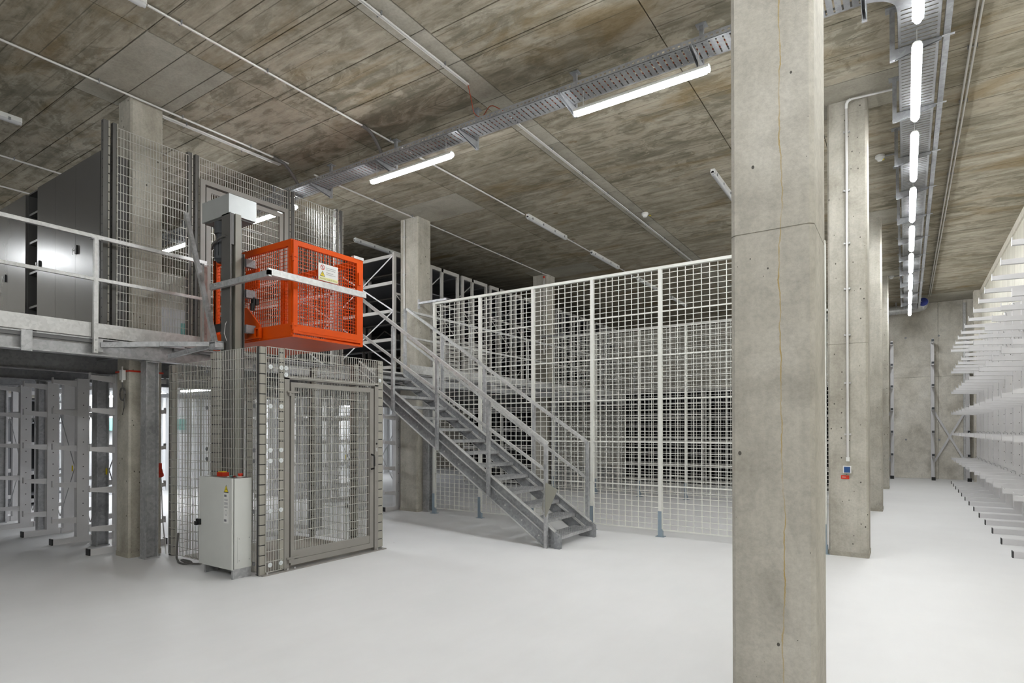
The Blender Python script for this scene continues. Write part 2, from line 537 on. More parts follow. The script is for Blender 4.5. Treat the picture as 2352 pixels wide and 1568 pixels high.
# ------------------------------------------------------------------ concrete columns
def column(x0, x1, y0, y1, label, mat, joints=(2.5,), ch=0.02, z1=ZC):
    t = root('concrete_column', label, 'column', ((x0 + x1) / 2, (y0 + y1) / 2, 0))
    def ring(i):
        a, b, c, d, k = x0 + i, x1 - i, y0 + i, y1 - i, ch
        return [(a + k, c), (b - k, c), (b, c + k), (b, d - k), (b - k, d), (a + k, d), (a, d - k), (a, c + k)]
    mb = MB()
    zs = [0.05] + [z for z in joints] + [z1]
    for i, (a, b) in enumerate(zip(zs, zs[1:])):
        lo = a + (0.003 if i else 0)
        hi = b - (0.003 if b != z1 else 0)
        mb.prism(ring(0), 'z', lo, hi)
    for z in joints:
        mb.prism(ring(0.004), 'z', z - 0.004, z + 0.004)
    part('shaft', mb, mat, t)
    b = MB(); b.prism(ring(-0.006), 'z', 0, 0.055)
    part('grout_base', b, M['concrete_smooth'], t)
    return t
column(-0.745, -0.362, 3.13, 3.585, 'large near concrete column with a yellow run-off line down its face', M['concrete_near'], (2.49,))
column(-0.785, -0.372, 8.05, 8.50, 'concrete column carrying the blue switch and grey conduit', M['concrete'], (2.53, 5.27))
column(-0.785, -0.372, 12.84, 13.29, 'third concrete column along the right aisle, behind the one with the switch', M['concrete'], (2.53, 5.27))
column(-0.785, -0.372, 17.80, 18.25, 'farthest concrete column of the right aisle, nearest the end wall', M['concrete'], (2.53, 5.27))
column(-7.905, -7.575, 3.255, 3.62, 'concrete column behind the lift with a red strap and sensor box', M['concrete'], (2.35, 4.9))
column(-7.905, -7.46, 8.03, 8.40, 'concrete column rising beside the top of the steel stair', M['concrete'], (2.35, 4.9))
column(-7.95, -7.52, 12.84, 13.25, 'concrete column seen through the white mesh fence', M['concrete'], (2.35,))

# ------------------------------------------------------------------ luminaires
def tube_light(name, axis, c, length, z, lit, label, group, rods=None):
    cx, cy = c
    t = root(name, label, 'light', (cx, cy, z), group)
    L = length / 2
    n = 12
    def prof(r0, r1, a0, a1, k):
        return [(r0 * math.cos(a0 + (a1 - a0) * i / k), r1 * math.sin(a0 + (a1 - a0) * i / k)) for i in range(k + 1)]
    low = prof(0.035, 0.035, 0, 2 * math.pi, 12)[:-1]
    top = [(0.041, 0.004), (0.036, 0.030), (0.018, 0.047), (-0.018, 0.047), (-0.036, 0.030), (-0.041, 0.004), (-0.0355, 0.004), (-0.028, 0.028), (0.0, 0.0355), (0.028, 0.028), (0.0355, 0.004)] if lit else [(0.036, 0.0), (0.03, 0.060), (-0.03, 0.060), (-0.036, 0.0)]
    body = MB(); dif = MB()
    def put(mb, poly, lo, hi):
        if axis == 'x':
            mb.prism([(cy + a, z + b) for a, b in poly], 'x', cx + lo, cx + hi)
        else:
            mb.prism([(cx + a, z + b) for a, b in poly], 'y', cy + lo, cy + hi)
    put(dif, low, -L + 0.03, L - 0.03)
    put(dif, [(p[0] * 0.72, p[1] * 0.8) for p in low], -L, -L + 0.03)
    put(dif, [(p[0] * 0.72, p[1] * 0.8) for p in low], L - 0.03, L)
    put(body, top, -L, L)
    part('housing', body, M['white'], t)
    part('diffuser', dif, (M['lamp_aisle'] if axis == 'y' else M['lamp']) if lit else M['diff_off'], t, smooth=True)
    if not lit:
        for k in (-0.55, -0.2, 0.2, 0.55):
            q = (cx + k * L * 1.5, cy) if axis == 'x' else (cx, cy + k * L * 1.5)
            for sgn in (1,):
                mb = MB()
                if axis == 'x':
                    mb.box(q[0] - 0.012, q[0] + 0.012, cy + 0.036, cy + 0.045, z - 0.015, z + 0.02)
                else:
                    mb.box(cx + 0.036, cx + 0.045, q[1] - 0.012, q[1] + 0.012, z - 0.015, z + 0.02)
                part('clip', mb, M['galv_dark'], t)
    if rods:
        for k in (-0.55, 0.55):
            q = (cx + k * length * 0.78, cy) if axis == 'x' else (cx, cy + k * length * 0.78)
            part('suspension_rod', MB().cyl((q[0], q[1], z + 0.045), (q[0], q[1], rods), 0.004, 6), M['galv_light'], t)
    return t
ZT = 5.05   # underside of the cable trays
ordinal = ['first', 'second', 'third', 'fourth', 'fifth', 'sixth', 'seventh', 'eighth', 'ninth']
k = kb = 0
for s0 in (-4.90, -3.05, -1.20, 0.65, 2.51, 4.36, 6.203, 8.055, 9.907, 11.754, 13.59, 15.416, 17.274, 19.139):
    seen = s0 > 4
    if seen:
        lab = f'{ordinal[k]} lit tube light from the camera in the row under the right-hand cable tray'
        k += 1
    else:  # row carried on out of view, tubes added for brightness
        lab = f'lit tube light of the aisle row overhead or behind the camera, {ordinal[kb]} from the back'; kb += 1
    tube_light('tube_light', 'y', (0.092, s0 + 0.73), 1.46, 4.84, True, lab, 'lit tubes along the aisle', ZT)
for s0, lab in ((-2.90, 'lit tube light hanging under the crossing cable tray nearest the big column'),
                (-5.97, 'lit tube light hanging under the crossing cable tray above the stair'),
                (-9.0, 'lit tube light seen through the cage behind the lift mast'),
                (-12.0, 'lit tube light seen through the left cage panel beyond the handrail')):
    tube_light('tube_light', 'x', (s0 + 0.70, 5.53), 1.40, 4.84, True, lab, 'lit tubes along the crossing tray', ZT)
for xx, lab in ((-3.2, 'added tube light out of view behind the camera, right one'), (-6.25, 'added tube light out of view behind the camera, middle one'), (-9.3, 'added tube light out of view behind the camera, left one')):
    tube_light('tube_light', 'x', (xx, -2.6), 1.40, 4.84, True, lab, 'added tubes behind the camera', None)  # unseen row added to brighten the floor and front faces
tube_light('tube_light', 'x', (-13.9, 1.3), 1.40, 4.84, True, 'lit tube light above the mezzanine out of frame on the left', None, None)  # unseen tube added for the glow mirrored in the cabinet doors
for i, xx in enumerate((-11.2, -13.0, -14.6)):
    tube_light('tube_light', 'x', (xx, 6.0), 1.2, 2.27, True, 'lit tube light under the mezzanine deck, ' + ('closest to the lift', 'middle one', 'closest to the white wall')[i], 'lit tubes under the mezzanine', None)  # tubes added to bring up the bright floor under the deck
tube_light('tube_light', 'x', (-14.2, 12.6), 1.2, 2.27, True, 'added tube light deep under the mezzanine for the white corrugated wall', None, None)  # extra tube added to brighten the white lining
for c, lab in (((-5.72, 9.79), 'unlit tube light on the ceiling, first of the line above the white fence'),
               ((-5.72, 12.41), 'unlit tube light on the ceiling, second of the line above the white fence'),
               ((-5.72, 15.05), 'unlit tube light seen through the fence, third of its line'),
               ((-5.72, 17.65), 'unlit tube light seen through the fence, fourth of its line'),
               ((-2.41, 9.77), 'unlit tube light on the ceiling just left of the big column'),
               ((-5.76, 1.86), 'unlit tube light cut off by the top edge of the picture'),
               ((-9.30, 2.0), 'unlit tube light on the ceiling at the left edge of the picture'),
               ((-9.37, 8.95), 'unlit tube light on the ceiling left of the stair-top column')):
    tube_light('ceiling_tube_light', 'y', c, 1.46, ZC - 0.063, False, lab, None, None)

# ------------------------------------------------------------------ cable trays
def tray_strip(mb, axis, lo, hi, a0, a1, z, pitch):
    def bx(l0, l1, b0, b1, z0, z1):
        if axis == 'x': mb.box(l0, l1, b0, b1, z0, z1)
        else: mb.box(b0, b1, l0, l1, z0, z1)
    e = 0.025
    bx(lo, hi, a0, a0 + e, z, z + 0.003)
    bx(lo, hi, a1 - e, a1, z, z + 0.003)
    n = int((hi - lo) / pitch)
    for i in range(n):
        c = lo + (i + 0.5) * pitch
        bx(c - pitch * 0.38, c + pitch * 0.38, a0 + e, a1 - e, z, z + 0.003)
def tray_side(mb, axis, lo, hi, a, z, h, pitch):
    def bx(l0, l1, z0, z1):
        if axis == 'x': mb.box(l0, l1, a, a + 0.002, z0, z1)
        else: mb.box(a, a + 0.002, l0, l1, z0, z1)
    bx(lo, hi, z, z + h * 0.34)
    bx(lo, hi, z + h * 0.62, z + h)
    n = int((hi - lo) / pitch)
    for i in range(n):
        c = lo + (i + 0.5) * pitch
        bx(c - pitch * 0.27, c + pitch * 0.27, z + h * 0.34, z + h * 0.62)
def bracket(mb, axis, c, near, far, z):
    # hanging channel from the ceiling at the far side, arm reaching under the tray
    def B(l0, l1, a0, a1, z0, z1):
        if axis == 'x': mb.box(l0, l1, a0, a1, z0, z1)
        else: mb.box(a0, a1, l0, l1, z0, z1)
    sg = 1 if far > near else -1
    B(c - 0.02, c + 0.02, far, far + sg * 0.03, z - 0.10, ZC - 0.006)
    B(c - 0.05, c + 0.05, far - sg * 0.03, far + sg * 0.06, ZC - 0.008, ZC)
    if axis == 'x':
        poly = [(near, z - 0.001), (far, z - 0.001), (far, z - 0.095), (near, z - 0.025)]
        mb.prism(poly, 'x', c - 0.016, c - 0.012); mb.prism(poly, 'x', c + 0.012, c + 0.016)
        mb.box(c - 0.016, c + 0.016, near, far, z - 0.004, z - 0.001)
    else:
        poly = [(near, z - 0.001), (far, z - 0.001), (far, z - 0.095), (near, z - 0.025)]
        mb.prism(poly, 'y', c - 0.016, c - 0.012); mb.prism(poly, 'y', c + 0.012, c + 0.016)
        mb.box(min(near, far), max(near, far), c - 0.016, c + 0.016, z - 0.004, z - 0.001)
TB0, TB1 = 5.42, 5.70
tB = root('cable_tray', 'galvanised cable tray crossing the ceiling above the stair with two lit tubes below', 'cable tray', (-6, 5.56, ZT))
mb = MB(); tray_strip(mb, 'x', -15.0, -0.30, TB0, TB1, ZT, 0.062)
part('slotted_base', mb, M['tray'], tB, kind='stuff')
mb = MB(); tray_side(mb, 'x', -15.0, -0.30, TB0, ZT, 0.06, 0.05)
part('side_wall', mb, M['tray'], tB, kind='stuff')
mb = MB(); tray_side(mb, 'x', -15.0, -0.30, TB1 - 0.002, ZT, 0.06, 0.05)
part('side_wall', mb, M['tray'], tB, kind='stuff')
for c in (-0.28, -1.64, -3.02, -4.38, -5.76, -7.1, -8.5, -9.9, -11.3):
    mb = MB(); bracket(mb, 'x', c, TB0 - 0.02, 5.76, ZT)
    part('bracket', mb, M['tray'], tB)
for k_, (yy, zz) in enumerate(((5.48, 0.006), (5.53, 0.008), (5.60, 0.006), (5.65, 0.008))):
    pts = [(x_ * 0.7 - 14.8, yy + 0.012 * math.sin(x_ * 1.3 + k_), ZT + 0.014) for x_ in range(21)]
    part('cable', MB().tube(pts, 0.009, 5), M['orange_cable'] if k_ in (1, 2) else M['cable'], tB)
TA0, TA1 = -0.05, 0.265
tA = root('cable_tray', 'galvanised cable tray running down the right aisle above the row of lit tubes', 'cable tray', (0.1, 8, ZT))
mb = MB(); tray_strip(mb, 'y', 5.78, 20.9, TA0, TA1, ZT, 0.062)
part('slotted_base', mb, M['tray'], tA, kind='stuff')
for a in (TA0, TA1 - 0.002):
    mb = MB(); tray_side(mb, 'y', 5.78, 20.9, a, ZT, 0.06, 0.05)
    part('side_wall', mb, M['tray'], tA, kind='stuff')
mb = MB(); mb.box(0.295, 0.345, 3.5, 20.55, ZT + 0.02, ZT + 0.09)
part('trunking', mb, M['galv_mid'], tA)
yb = 6.55
while yb < 20.8:
    mb = MB()
    mb.box(-0.115, -0.075, yb - 0.02, yb + 0.02, ZT - 0.10, ZC - 0.006)
    mb.box(-0.15, -0.04, yb - 0.05, yb + 0.05, ZC - 0.008, ZC)
    poly = [(-0.08, ZT - 0.10), (0.28, ZT - 0.025), (0.28, ZT - 0.001), (-0.08, ZT - 0.001)]
    mb.prism(poly, 'y', yb - 0.016, yb - 0.012); mb.prism(poly, 'y', yb + 0.012, yb + 0.016)
    mb.box(-0.08, 0.375, yb - 0.016, yb + 0.016, ZT - 0.004, ZT - 0.001)
    part('bracket', mb, M['tray'], tA)
    yb += 1.32
# curved joining piece of the two trays
mb = MB()
ang = [math.pi / 2 * i / 10 for i in range(11)]
R0 = 0.24
cxp, cyp = TA0 - R0, TB1 + R0
pin = [(cxp + R0 * math.sin(a), cyp - R0 * math.cos(a)) for a in ang]
poly = pin + [(TA1, cyp), (TA1, TB0), (cxp, TB0)]
mb.prism(poly, 'z', ZT - 0.002, ZT + 0.002)
for (a, b), (c, d) in zip(pin, pin[1:]):
    mb.beam((a, b, ZT + 0.03), (c, d, ZT + 0.03), 0.003, 0.06)
part('corner_piece', mb, M['tray'], tA)

# ------------------------------------------------------------------ conduits
def conduit(segs, label, r=0.0125, z=ZC - 0.03, axis='y', step=0.92, first=0.3, double=None):
    t = root('ceiling_conduit', label, 'conduit', (segs[0][0][0], segs[0][0][1], z))
    mb = MB(); cl = MB().box(-0.008, 0.008, -0.012, 0.012, -0.02, 0.029)
    cm = None
    for (p, q) in segs:
        offs = [0.0] if not double else [-double, double]
        for of in offs:
            part('pipe', MB().cyl((p[0] + of, p[1], z), (q[0] + of, q[1], z), r, 8), M['conduit'], t, smooth=True)
        yy = p[1] + first
        while yy < q[1]:
            if cm is None:
                m_ = MB()
                wd = r + 0.008 + (double or 0)
                m_.box(-wd, wd, -0.008, 0.008, r - 0.002, r + 0.003)
                m_.box(-wd - 0.004, -wd + 0.004, -0.006, 0.006, -0.012, 0.03)
                m_.box(wd - 0.004, wd + 0.004, -0.006, 0.006, -0.012, 0.03)
                cm = m_.mesh('clip', M['galv_dark'])
            inst('clip', cm, (p[0], yy, z), t)
            yy += step
    return t
conduit([((-7.525, -2, 0), (-7.525, 5.35, 0)), ((-7.525, 5.8, 0), (-7.525, 12.95, 0))], 'steel conduit on the ceiling running over the top of the lift-side column')
conduit([((-7.69, 3.64, 0), (-7.66, 5.3, 0))], 'pair of short steel conduits starting behind the lift-side column', double=0.02, step=0.8)
conduit([((-5.79, 2.62, 0), (-5.79, 5.75, 0)), ((-5.79, 5.9, 0), (-5.75, 9.0, 0)), ((-5.75, 10.55, 0), (-5.75, 11.65, 0)), ((-5.75, 13.17, 0), (-5.75, 14.3, 0))],
        'steel conduit on the ceiling linking the unlit tube lights')
conduit([((-4.11, -1, 0), (-4.11, 5.25, 0)), ((-4.11, 5.9, 0), (-4.11, 14.0, 0))], 'steel conduit on the smooth ceiling strip leading to the smoke detector', double=0.011, r=0.009)
conduit([((-10.71, 0, 0), (-10.71, 7.0, 0))], 'steel conduit on the ceiling above the anthracite cabinets, nearer the lift')
conduit([((-12.05, 0, 0), (-12.05, 7.0, 0))], 'steel conduit on the ceiling at the far left edge, above the cabinets')
conduit([((0.58, 2.5, 0), (0.58, 21.05, 0))], 'double rail on the ceiling to the right of the aisle lights', r=0.011, double=0.02, step=1.2)
# flexible ends hanging from the conduits to the tray
for pts, mat, lab in (
    ([(-5.79, 5.2, ZC - 0.03), (-5.79, 5.33, ZC - 0.05), (-5.76, 5.42, ZC - 0.16), (-5.74, 5.52, ZT + 0.05)], 'cable', 'black flexible hose from the middle conduit down to the tray'),
    ([(-7.525, 5.1, ZC - 0.03), (-7.52, 5.3, ZC - 0.06), (-7.50, 5.42, ZC - 0.2), (-7.48, 5.52, ZT + 0.05)], 'cable', 'dark flexible hose from the left conduit down to the tray'),
    ([(-4.11, 5.25, ZC - 0.03), (-4.13, 5.34, ZC - 0.16), (-4.16, 5.42, ZC - 0.27), (-4.1, 5.50, ZC - 0.31), (-3.95, 5.46, ZC - 0.20), (-3.8, 5.5, ZC - 0.31)], 'orange_cable', 'thin red cable loop hanging at the end of the conduit above the tray')):
    P = [Vector(p) for p in pts]
    sm = []
    for i in range(len(P) - 1):
        for k_ in range(5):
            sm.append(P[i].lerp(P[i + 1], k_ / 5))
    sm.append(P[-1])
    for _ in range(3):
        sm = [sm[0]] + [(sm[i - 1] + sm[i] * 2 + sm[i + 1]) / 4 for i in range(1, len(sm) - 1)] + [sm[-1]]
    single('flexible_cable', MB().tube(sm, 0.022 if mat == 'cable' else 0.005, 8), M[mat], lab, 'cable', tuple(sm[0]), smooth=True)

def detector(x, y, label, arm=None):
    t = root('smoke_detector', label, 'smoke detector', (x, y, ZC))
    part('base', MB().cyl((x, y, ZC), (x, y, ZC - 0.035), 0.06, 16), M['white'], t, smooth=True)
    part('sensor_head', MB().cyl((x, y, ZC - 0.035), (x, y, ZC - 0.075), 0.052, 16, 0.03), M['white'], t, smooth=True)
    part('yellow_tag', MB().box(x + 0.02, x + 0.05, y + 0.14, y + 0.19, ZC - 0.004, ZC), M['yellow'], t)
    if arm:
        part('feed_pipe', MB().cyl((x + 0.05, y, ZC - 0.02), (arm, y, ZC - 0.02), 0.011, 8), M['galv_dark'], t)
detector(-3.93, 10.22, 'white smoke detector on the ceiling strip above the white fence')
detector(-0.30, 9.95, 'white smoke detector on the ceiling beside the aisle tray, nearer one', -0.10)
detector(-0.30, 17.9, 'white smoke detector on the ceiling beside the aisle tray, far one', -0.10)

# ventilation duct on the far wall
vd = root('ventilation_duct', 'round silver duct with a blue cap below the far end of the ceiling', 'duct', (0.0, 21.6, 5.19))
part('straight_duct', MB().cyl((-3.2, 21.75, 5.19), (-0.02, 21.75, 5.19), 0.12, 20), M['galv_light'], vd, smooth=True)
mb = MB()
for i in range(9):
    x_ = -0.85 + i * 0.075
    mb.cyl((x_, 21.75, 5.19), (x_ + 0.035, 21.75, 5.19), 0.133, 18)
part('ribbed_sleeve', mb, M['galv_light'], vd)
pts = [(-0.02 + 0.44 * math.sin(a), 21.31 + 0.44 * math.cos(a), 5.19) for a in [math.pi / 2 * i / 8 for i in range(9)]]
part('elbow', MB().tube(pts + [(0.42, 20.7, 5.19)], 0.12, 20), M['galv_light'], vd, smooth=True)
part('blue_cap', MB().cyl((0.42, 20.70, 5.19), (0.42, 20.66, 5.19), 0.118, 20), M['duct_blue'], vd)
part('rim', MB().cyl((0.42, 20.71, 5.19), (0.42, 20.685, 5.19), 0.132, 20), M['galv'], vd)
for x_ in (-2.2, -0.25):
    part('strap', MB().box(x_ - 0.015, x_ + 0.015, 21.70, 21.80, 5.31, ZC), M['galv_dark'], vd)

# ------------------------------------------------------------------ right-hand cantilever rack
rr = root('cantilever_rack', 'long light grey cantilever rack lining the right wall of the aisle', 'rack', (1.66, 14.0, 0))
RY = [8.10, 9.07, 10.06, 11.03, 11.98, 12.89, 13.87, 14.88, 15.85, 16.8, 17.76, 18.7, 19.6, 20.5]
up_m = MB()
up_m.box(0, 0.13, -0.05, 0.05, 0.075, 3.80)
upm = up_m.mesh('upright', M['rack'])
hole = MB()
for z_ in [0.3 + 0.19 * i for i in range(18)]:
    hole.box(-0.0012, 0.0, -0.006, 0.006, z_ - 0.006, z_ + 0.006)
    hole.box(0.075, 0.087, -0.0512, -0.05, z_ - 0.006, z_ + 0.006)
holem = hole.mesh('peg_holes', M['black'])
ft = MB(); ft.box(-0.56, 0.155, -0.045, 0.045, 0.0, 0.075)
ftm = ft.mesh('foot', M['rack'])
cap_ = MB(); cap_.box(-0.572, -0.56, -0.046, 0.046, 0.0, 0.077)
capm = cap_.mesh('end_cap', M['black'])
ar = MB()
ar.add([(-0.55, -0.028, -0.06), (-0.55, 0.028, -0.06), (-0.55, 0.028, 0.0), (-0.55, -0.028, 0.0),
        (0.0, -0.028, -0.085), (0.0, 0.028, -0.085), (0.0, 0.028, 0.0), (0.0, -0.028, 0.0)],
       [(0, 1, 2, 3), (7, 6, 5, 4), (0, 4, 5, 1), (1, 5, 6, 2), (2, 6, 7, 3), (3, 7, 4, 0)])
ar.box(-0.556, -0.55, -0.03, 0.03, -0.064, 0.035)
arm_m = ar.mesh('arm', M['rack'])
pn = MB(); pn.tube([(-0.03, -0.06, 0.0), (-0.045, -0.075, 0.03), (-0.02, -0.08, 0.05), (0.02, -0.07, 0.03), (0.03, -0.055, -0.02)], 0.0035, 4)
pinm = pn.mesh('locking_pin', M['galv_dark'])
RL = [0.73, 1.42, 1.99, 2.57, 3.14, 3.74]
for y_ in RY:
    inst('foot', ftm, (1.60, y_, 0), rr)
    f = rr.children[-1] if False else None
    u = inst('upright', upm, (1.60, y_, 0), rr)
    h = bpy.data.objects.new('peg_holes', holem); COL.objects.link(h); h.parent = u
    for z_ in RL:
        a = inst('arm', arm_m, (1.60, y_, z_), rr)
        p_ = bpy.data.objects.new('locking_pin', pinm); COL.objects.link(p_); p_.parent = a
    c_ = inst('end_cap', capm, (1.60, y_, 0), rr)
for i, (a, b) in enumerate(zip(RY, RY[1:])):
    part('tie_bar', MB().beam((1.73, a, 0.5), (1.73, b, 0.5), 0.02, 0.03), M['rack'], rr)
    part('tie_bar', MB().beam((1.73, a, 3.4), (1.73, b, 3.4), 0.02, 0.03), M['rack'], rr)
    part('diagonal_brace', MB().beam((1.742, a, 0.6 if i % 2 else 3.3), (1.742, b, 3.3 if i % 2 else 0.6), 0.008, 0.025), M['rack'], rr)

# rack against the far wall, arms towards us
fr = root('cantilever_rack', 'slim light grey cantilever rack standing against the concrete end wall', 'rack', (0.6, 22.1, 0))
for x_ in (-0.37, 0.67, 1.52):
    u = part('upright', MB().box(x_ - 0.045, x_ + 0.045, 22.08, 22.24, 0.0, 4.20), M['rack'], fr)
    part('foot', MB().box(x_ - 0.04, x_ + 0.04, 21.62, 22.24, 0.0, 0.075), M['rack'], fr)
    part('end_cap', MB().box(x_ - 0.05, x_ + 0.05, 21.605, 21.62, 0.0, 0.10), M['black'], fr)
    for z_ in (0.78, 1.48, 2.18, 2.88, 3.55, 4.22):
        mb = MB()
        mb.box(x_ - 0.03, x_ + 0.03, 21.72, 22.08, z_ - 0.075, z_)
        mb.box(x_ - 0.03, x_ + 0.03, 21.715, 21.722, z_ - 0.08, z_ + 0.03)
        part('arm', mb, M['rack'], fr)
        part('arm_tip', MB().box(x_ - 0.032, x_ + 0.032, 21.708, 21.716, z_ - 0.06, z_ + 0.005), M['motor'], fr)
for a, b in ((0.67, 1.52), (-0.37, -1.3)):
    part('diagonal_brace', MB().beam((a, 22.26, 0.45), (b, 22.26, 2.15), 0.055, 0.008, up=(0, 1, 0)), M['rack'], fr)
    part('diagonal_brace', MB().beam((a, 22.27, 2.15), (b, 22.27, 0.45), 0.055, 0.008, up=(0, 1, 0)), M['rack'], fr)
single('cable_channel', MB().box(1.43, 1.50, 22.28, 22.33, 0, ZC - 0.1), M['galv_light'], 'thin steel cable channel up the corner of the end wall', 'cable channel', (1.46, 22.3, 0))

# ------------------------------------------------------------------ white mesh fences
def fence(Y, posts, label, x_end, top=3.79, du=0.105, row=0.0768):
    t = root('mesh_fence', label, 'fence', (posts[0], Y, 0))
    for i, x_ in enumerate(posts):
        part('post', MB().box(x_ - 0.025, x_ + 0.025, Y - 0.025, Y + 0.025, 0.0, top - 0.02), M['fence'], t)
        mb = MB()
        mb.box(x_ - 0.029, x_ + 0.022, Y - 0.034, Y - 0.025, 0.0, 0.36)
        mb.box(x_ + 0.022, x_ + 0.034, Y - 0.034, Y + 0.02, 0.0, 0.11)
        mb.box(x_ - 0.06, x_ + 0.06, Y - 0.05, Y + 0.05, 0.0, 0.008)
        part('post_foot', mb, M['zinc_blue'], t)
        if i < len(posts) - 1:
            a, b = x_ + 0.028, posts[i + 1] - 0.028
            W = b - a
            mb = MB()
            n = round(W / du)
            for j in range(n + 1):
                xx = a + W * j / n
                mb.box(xx - 0.0045, xx + 0.0045, Y - 0.005, Y + 0.004, 0.10, top - 0.03)
            z_ = 0.10; r_ = 0
            while z_ < top - 0.05:
                if r_ % 8 == 0:
                    mb.box(a - 0.005, b + 0.005, Y - 0.020, Y - 0.005, z_ - 0.009, z_ + 0.009)
                else:
                    mb.box(a, b, Y - 0.011, Y - 0.005, z_ - 0.004, z_ + 0.004)
                z_ += row; r_ += 1
            part('mesh_panel', mb, M['fence'], t, kind='stuff')
    part('top_rail', MB().box(posts[0] - 0.025, posts[-1] + x_end, Y - 0.03, Y + 0.03, top - 0.02, top + 0.02), M['fence'], t)
    mb = MB()
    mb.box(posts[0] - 0.36, posts[0] + 0.30, Y - 0.045, Y - 0.005, top + 0.02, top + 0.06)
    mb.box(posts[0] - 0.37, posts[0] - 0.355, Y - 0.05, Y + 0.0, top - 0.06, top + 0.12)
    part('wall_bracket', mb, M['galv'], t)
    return t
fence(8.085, [-7.09, -6.06, -4.995, -3.945, -2.885, -1.84, -0.83], 'tall white wire mesh fence standing behind the stair up to the big column', 0.02)
fence(12.69, [-7.25, -6.10, -5.02, -3.96, -2.90, -1.85, -0.83], 'second white mesh fence, farther back behind the first', 0.02)

# dark shelving behind the second fence
def low_shelf(x0, x1, Y, label, zs=(0.12, 0.56, 1.22, 1.88, 2.66), depth=0.6, group='shelving behind the second fence'):
    t = root('storage_shelf', label, 'shelf', ((x0 + x1) / 2, Y, 0), group)
    for x_ in (x0 + 0.02, x1 - 0.02):
        for yy in (Y, Y + depth - 0.05):
            part('upright', MB().box(x_ - 0.02, x_ + 0.02, yy, yy + 0.05, 0, zs[-1] + 0.03), M['shelf'], t)
    for z_ in zs:
        part('shelf_board', MB().box(x0 + 0.04, x1 - 0.04, Y + 0.01, Y + depth - 0.01, z_ - 0.06, z_), M['shelf'], t)
    part('back_panel', MB().box(x0 + 0.04, x1 - 0.04, Y + depth - 0.012, Y + depth - 0.002, 0.1, zs[-1]), M['inside_black'], t)
    for z0, z1 in zip(zs, zs[1:]):
        n = 9
        mb = MB()
        for i in range(n):
            xx = x0 + 0.08 + (x1 - x0 - 0.16) * (i + 0.5) / n
            mb.box(xx - 0.012, xx + 0.012, Y + 0.04, Y + depth - 0.05, z0 + 0.0, z1 - 0.08)
        part('divider', mb, M['post_dark'], t, kind='stuff')
x_ = -7.1
for i in range(5):
    low_shelf(x_, x_ + 1.22, 16.45, f'dark open shelf bay behind both white fences, {ordinal[i]} bay from the left')
    x_ += 1.24

# ------------------------------------------------------------------ mezzanine
mz = root('mezzanine_platform', 'galvanised steel mezzanine platform filling the left side of the hall', 'platform', (-10, 6, 0))
part('deck', MB().box(-15.28, -7.96, -7.9, 22.2, ZD - 0.05, ZD), M['deck_under'], mz)
for a, b in ((-7.9, 3.24), (3.64, 8.015), (8.415, 12.825), (13.265, 22.2)):
    part('deck_strip', MB().box(-7.96, XE - 0.03, a, b, ZD - 0.05, ZD), M['deck_under'], mz)
mb = MB()
poly = [(XE - 0.02, 2.31), (XE - 0.02, 2.325), (XE - 0.085, 2.325), (XE - 0.085, 2.487), (XE - 0.02, 2.487), (XE - 0.02, 2.4995),
        (XE - 0.16, 2.4995), (XE - 0.16, 2.487), (XE - 0.095, 2.487), (XE - 0.095, 2.325), (XE - 0.16, 2.325), (XE - 0.16, 2.31)]
mb.prism(poly, 'y', -7.9, 22.2)
part('edge_beam', mb, M['galv'], mz)
for a, b in ((-7.9, 2.765), (2.81, 3.95), (7.70, 22.2)):
    part('toe_board', MB().box(XE - 0.03, XE - 0.022, a, b, 2.512, 2.665), M['galv_light'], mz)
for yy in (-3.0, 2.20, 10.2):
    part('splice_plate', MB().box(XE - 0.03, XE - 0.005, yy - 0.045, yy + 0.045, 2.295, 2.505), M['galv'], mz)
for x_ in (-8.75, -10.5, -12.2, -13.9):
    mb = MB(); mb.ibeam('y', -7.9, 22.2, x_, 2.34, 0.11, 0.22)
    part('joist', mb, M['galv_dark'], mz)  # darker zinc stands in for the unlit underside
yy = -7.0
while yy < 22:
    if abs(yy - 6.0) > 0.3:
        hit = any(a < yy < b for a, b in ((3.1, 3.8), (7.9, 8.55), (12.7, 13.4)))
        part('cross_joist', MB().box(-15.2, -7.97 if hit else XE - 0.17, yy - 0.03, yy + 0.03, 2.40, 2.449), M['deck_under'], mz)
    yy += 1.3
def steel_post(x_, y_, z1=2.305, s=0.14):
    mb = MB()
    mb.ibeam('z', 0.015, z1, x_, y_, s, s, 0.011, 0.008)
    o = part('steel_column', mb, M['galv'], mz)
    mb2 = MB(); mb2.box(x_ - s / 2 - 0.01, x_ + s / 2 + 0.01, y_ - s / 2 - 0.01, y_ + s / 2 + 0.01, 0, 0.015)
    part('base_plate', mb2, M['galv'], mz)
    mb2 = MB(); mb2.box(x_ - s / 2 - 0.01, x_ + s / 2 + 0.01, y_ - s / 2 - 0.01, y_ + s / 2 + 0.01, z1 - 0.012, z1)
    part('head_plate', mb2, M['galv'], mz)
for p in ((-7.405, 3.40), (-8.75, 3.42), (-10.53, 3.35), (-12.2, 3.35), (-7.39, 5.74), (-7.385, 8.24), (-7.385, 13.0), (-10.5, 8.62), (-12.2, 8.9), (-7.385, 17.8)):
    steel_post(p[0], p[1], 2.305 if p[0] > -8 else 2.225, 0.14 if p[0] > -9 else 0.10)

